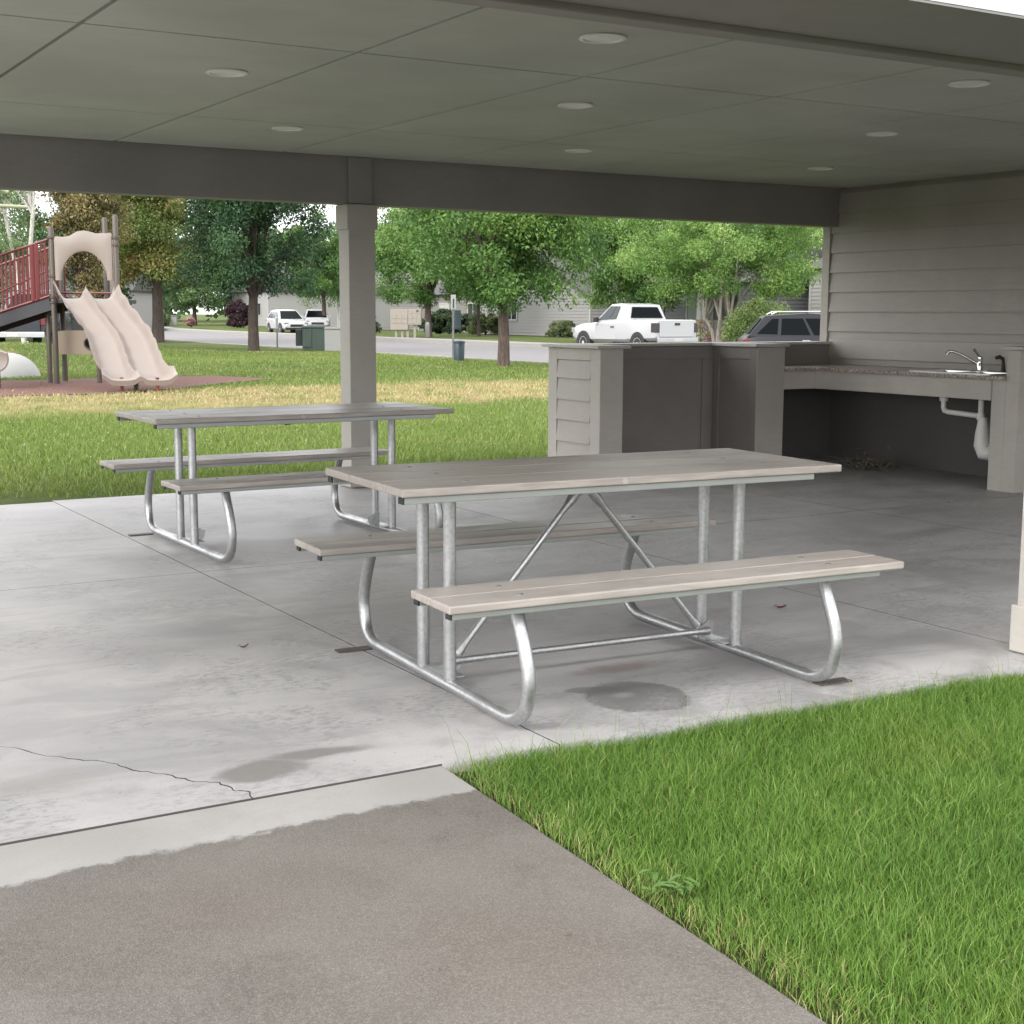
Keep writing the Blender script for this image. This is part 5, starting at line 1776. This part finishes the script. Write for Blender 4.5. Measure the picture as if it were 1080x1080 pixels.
sl = m.build('slide', MAT['beige_plastic'], pg, smooth=True, angle=60)
e = path[-6]
for s, yy in ((-0.30, 0.0), (0.32, 0.05)):
    MB().tube([(e.x + s, e.y + yy, 0), (e.x + s, e.y + yy, 0.27)], 0.032, 10).build('foot', MAT['play_red'], sl, smooth=True)
MB().tube([(e.x - 0.18, e.y + 0.5, 0), (e.x - 0.18, e.y + 0.5, 0.36)], 0.045, 10).build('foot', MAT['play_post'], sl, smooth=True)
# activity panel with round window
m = MB()
cxp, czp, rh = -0.02, 0.80, 0.115
oc = [(-0.78, 0.58), (-0.78, 1.05), (0.12, 1.05), (0.12, 0.58)]
ring_o, ring_i = [], []
for k in range(40):
    a = 2 * PI * k / 40 + PI / 4 + 0.01
    c, s_ = math.cos(a), math.sin(a)
    tx = (0.13 if c > 0 else 0.72) / max(abs(c), 1e-6)
    tz = (0.25 if s_ > 0 else 0.22) / max(abs(s_), 1e-6)
    t = min(tx, tz)
    ring_o.append((cxp + c * t, czp + s_ * t))
    ring_i.append((cxp + c * rh, czp + s_ * rh))
ring_o.append(ring_o[0])
ring_i.append(ring_i[0])
YP = 0.30
m.grid([[(a, YP - .02, b) for a, b in ring_o], [(a, YP - .02, b) for a, b in ring_i], [(a, YP + .02, b) for a, b in ring_i], [(a, YP + .02, b) for a, b in ring_o], [(a, YP - .02, b) for a, b in ring_o]])
ap = m.build('activity_panel', MAT['tan_plastic'], pg)
m = MB().tube([(cxp + math.cos(a) * rh * .97, YP - 0.035, czp + math.sin(a) * rh * .97) for a in [2 * PI * k / 24 for k in range(25)]], 0.016, 8)
m.tube([(cxp, YP - .01, czp - .09), (cxp - .02, YP - .01, czp + .02), (cxp + .08, YP - .01, czp + .03)], 0.022, 6)
m.build('steering_wheel', MAT['play_post'], ap)
# beige climbing side under the slide
MB().b(0.22, 0.12, 0.32, 0.42, 0.17, 1.2).build('climber_panel', MAT['beige_plastic'], pg, bevel=0.02)
# ramp to the left with maroon rails
rl, dz = 2.6, 0.83
def rp(s, z, y):
    return (-0.68 - s, y, DZ - dz * s / rl + z)
m = MB()
for y0 in (0.0, 1.1):
    m.bar(rp(0, -0.09, y0), rp(rl, -0.09, y0), 0.05, 0.24)
m.bar(rp(0, -0.03, 0.55), rp(rl, -0.03, 0.55), 1.05, 0.05)
m.build('ramp', MAT['play_grey'], pg)
for y0 in (-0.03, 1.13):
    m = MB()
    m.tube([rp(0, 1.14, y0), rp(rl, 1.10, y0)], 0.025, 8)
    m.tube([rp(0, 0.06, y0), rp(rl, 0.06, y0)], 0.025, 8)
    s = 0.06
    k = 0
    while s < rl:
        r_ = 0.045 if k in (2, 3) else 0.017
        m.tube([rp(s, 0.06, y0), rp(s, 1.13, y0)], r_, 6)
        s += 0.085
        k += 1
    m.tube([rp(0.05, 0.55, y0), rp(rl, 0.25, y0)], 0.018, 6)
    m.build('railing', MAT['play_red'], pg)
# overhead bars and dome at the far left, on a post outside the ramp
ppost(-1.75, -0.5, 3.9, 0.05)
MB().tube([(-1.75, -0.5, 3.42), (-1.1, 0.1, 3.42)], 0.035, 8).build('overhead_bar', MAT['lime'], pg)
MB().tube([(-1.9, -0.5, 3.95), (-1.35, -0.2, 3.68)], 0.04, 8).build('overhead_bar', MAT['lime'], pg)
MB().lathe([(0.30, 2.86), (0.29, 2.98), (0.24, 3.1), (0.14, 3.19), (0.01, 3.22)], 18, Matrix.Translation((-1.78, -0.5, 0))).build('dome', MAT['teal'], pg, smooth=True)
# exit of a second, curling slide at the far left
lx, ly = at(-9.25, 26.0)
T = thing('spiral_slide', 'lower end of a curled beige slide on a brown post at the left edge', 'slide', (lx, ly, GZ), -YAW)
cpath = catmull([(-1.6, 1.5, 1.1), (-1.1, 1.2, 0.92), (-0.72, 0.75, 0.74), (-0.52, 0.32, 0.58), (-0.34, 0.0, 0.46), (-0.10, -0.22, 0.40)], 4)
rows = []
for i, p in enumerate(cpath):
    tg = (cpath[min(len(cpath) - 1, i + 1)] - cpath[max(0, i - 1)])
    sd = Vector((tg.y, -tg.x, 0)).normalized()
    out_, in_ = [], []
    for k in range(17):
        b = math.radians(-115 + 230 * k / 16)
        o_ = sd * math.sin(b) - Vector((0, 0, 1)) * math.cos(b)
        out_.append(p + Vector((0, 0, 0.17)) + o_ * 0.25)
        in_.append(p + Vector((0, 0, 0.17)) + o_ * 0.215)
    rows.append(out_ + in_[::-1] + [out_[0]])
m = MB()
m.grid(rows)
kk = len(rows[0])
for base in (0, (len(rows) - 1) * kk):
    for q in range(16):
        m.f.append((base + q, base + q + 1, base + 33 - q - 1, base + 33 - q))
m.build('chute', MAT['beige_plastic'], T, smooth=True, angle=50)
MB().tube([(-0.22, 0.15, 0), (-0.22, 0.15, 0.42)], 0.045, 10).build('post', MAT['play_post'], T, smooth=True)
# pale mound behind
lx, ly = at(-11.05, 31.0)
m = MB()
rows = []
for i in range(9):
    t = i / 8
    rr = math.sin(t * PI / 2) ** 0.9
    zz = 0.55 * math.cos(t * PI / 2) ** 1.2
    rows.append([(0.72 * rr * math.cos(2 * PI * k / 28) * (1 + .05 * math.sin(3 * k)), 0.8 * rr * math.sin(2 * PI * k / 28), zz) for k in range(29)])
m.grid(rows)
o = m.build('play_mound', MAT['white_mound'], smooth=True, angle=80)
o.location = (lx, ly, GZ - 0.02)
tag(o, 'smooth white mound on the ground behind the curled slide', 'mound')

# ================================================================== LIGHT
SUN_EL, SUN_AZ = math.radians(34), math.radians(247)
w = bpy.data.worlds.new('World')
S.world = w
w.use_nodes = True
nt = w.node_tree
bg = nt.nodes['Background']
sky = nt.nodes.new('ShaderNodeTexSky')
sky.sky_type = 'NISHITA'
sky.sun_disc = False
sky.sun_elevation = SUN_EL
sky.sun_rotation = SUN_AZ
sky.air_density = 1.0
sky.dust_density = 4.0
hs = nt.nodes.new('ShaderNodeHueSaturation')
hs.inputs['Saturation'].default_value = 0.12
nt.links.new(sky.outputs[0], hs.inputs['Color'])
cloud = nt.nodes.new('ShaderNodeMix')
cloud.data_type = 'RGBA'
cloud.inputs[0].default_value = 0.82
cloud.inputs[7].default_value = (4.3, 4.3, 4.38, 1)      # closed white cloud over the blue
nt.links.new(hs.outputs[0], cloud.inputs[6])
nt.links.new(cloud.outputs[2], bg.inputs['Color'])
bg.inputs['Strength'].default_value = 0.15
su = bpy.data.lights.new('sun', 'SUN')
su.energy = 0.55
su.angle = math.radians(25)
su.color = (1.0, 0.965, 0.91)
so_ = bpy.data.objects.new('sun', su)
COL.objects.link(so_)
dirv = Vector((math.sin(SUN_AZ) * math.cos(SUN_EL), math.cos(SUN_AZ) * math.cos(SUN_EL), math.sin(SUN_EL)))
so_.rotation_euler = dirv.to_track_quat('Z', 'Y').to_euler()
so_.location = (0, 0, 30)

S.view_settings.view_transform = 'Standard'
S.view_settings.look = 'None'
S.view_settings.exposure = 2.15
S.view_settings.gamma = 1
S.render.engine = 'CYCLES'
S.cycles.use_denoising = True
S.cycles.max_bounces = 8
S.cycles.diffuse_bounces = 5
S.cycles.transparent_max_bounces = 4
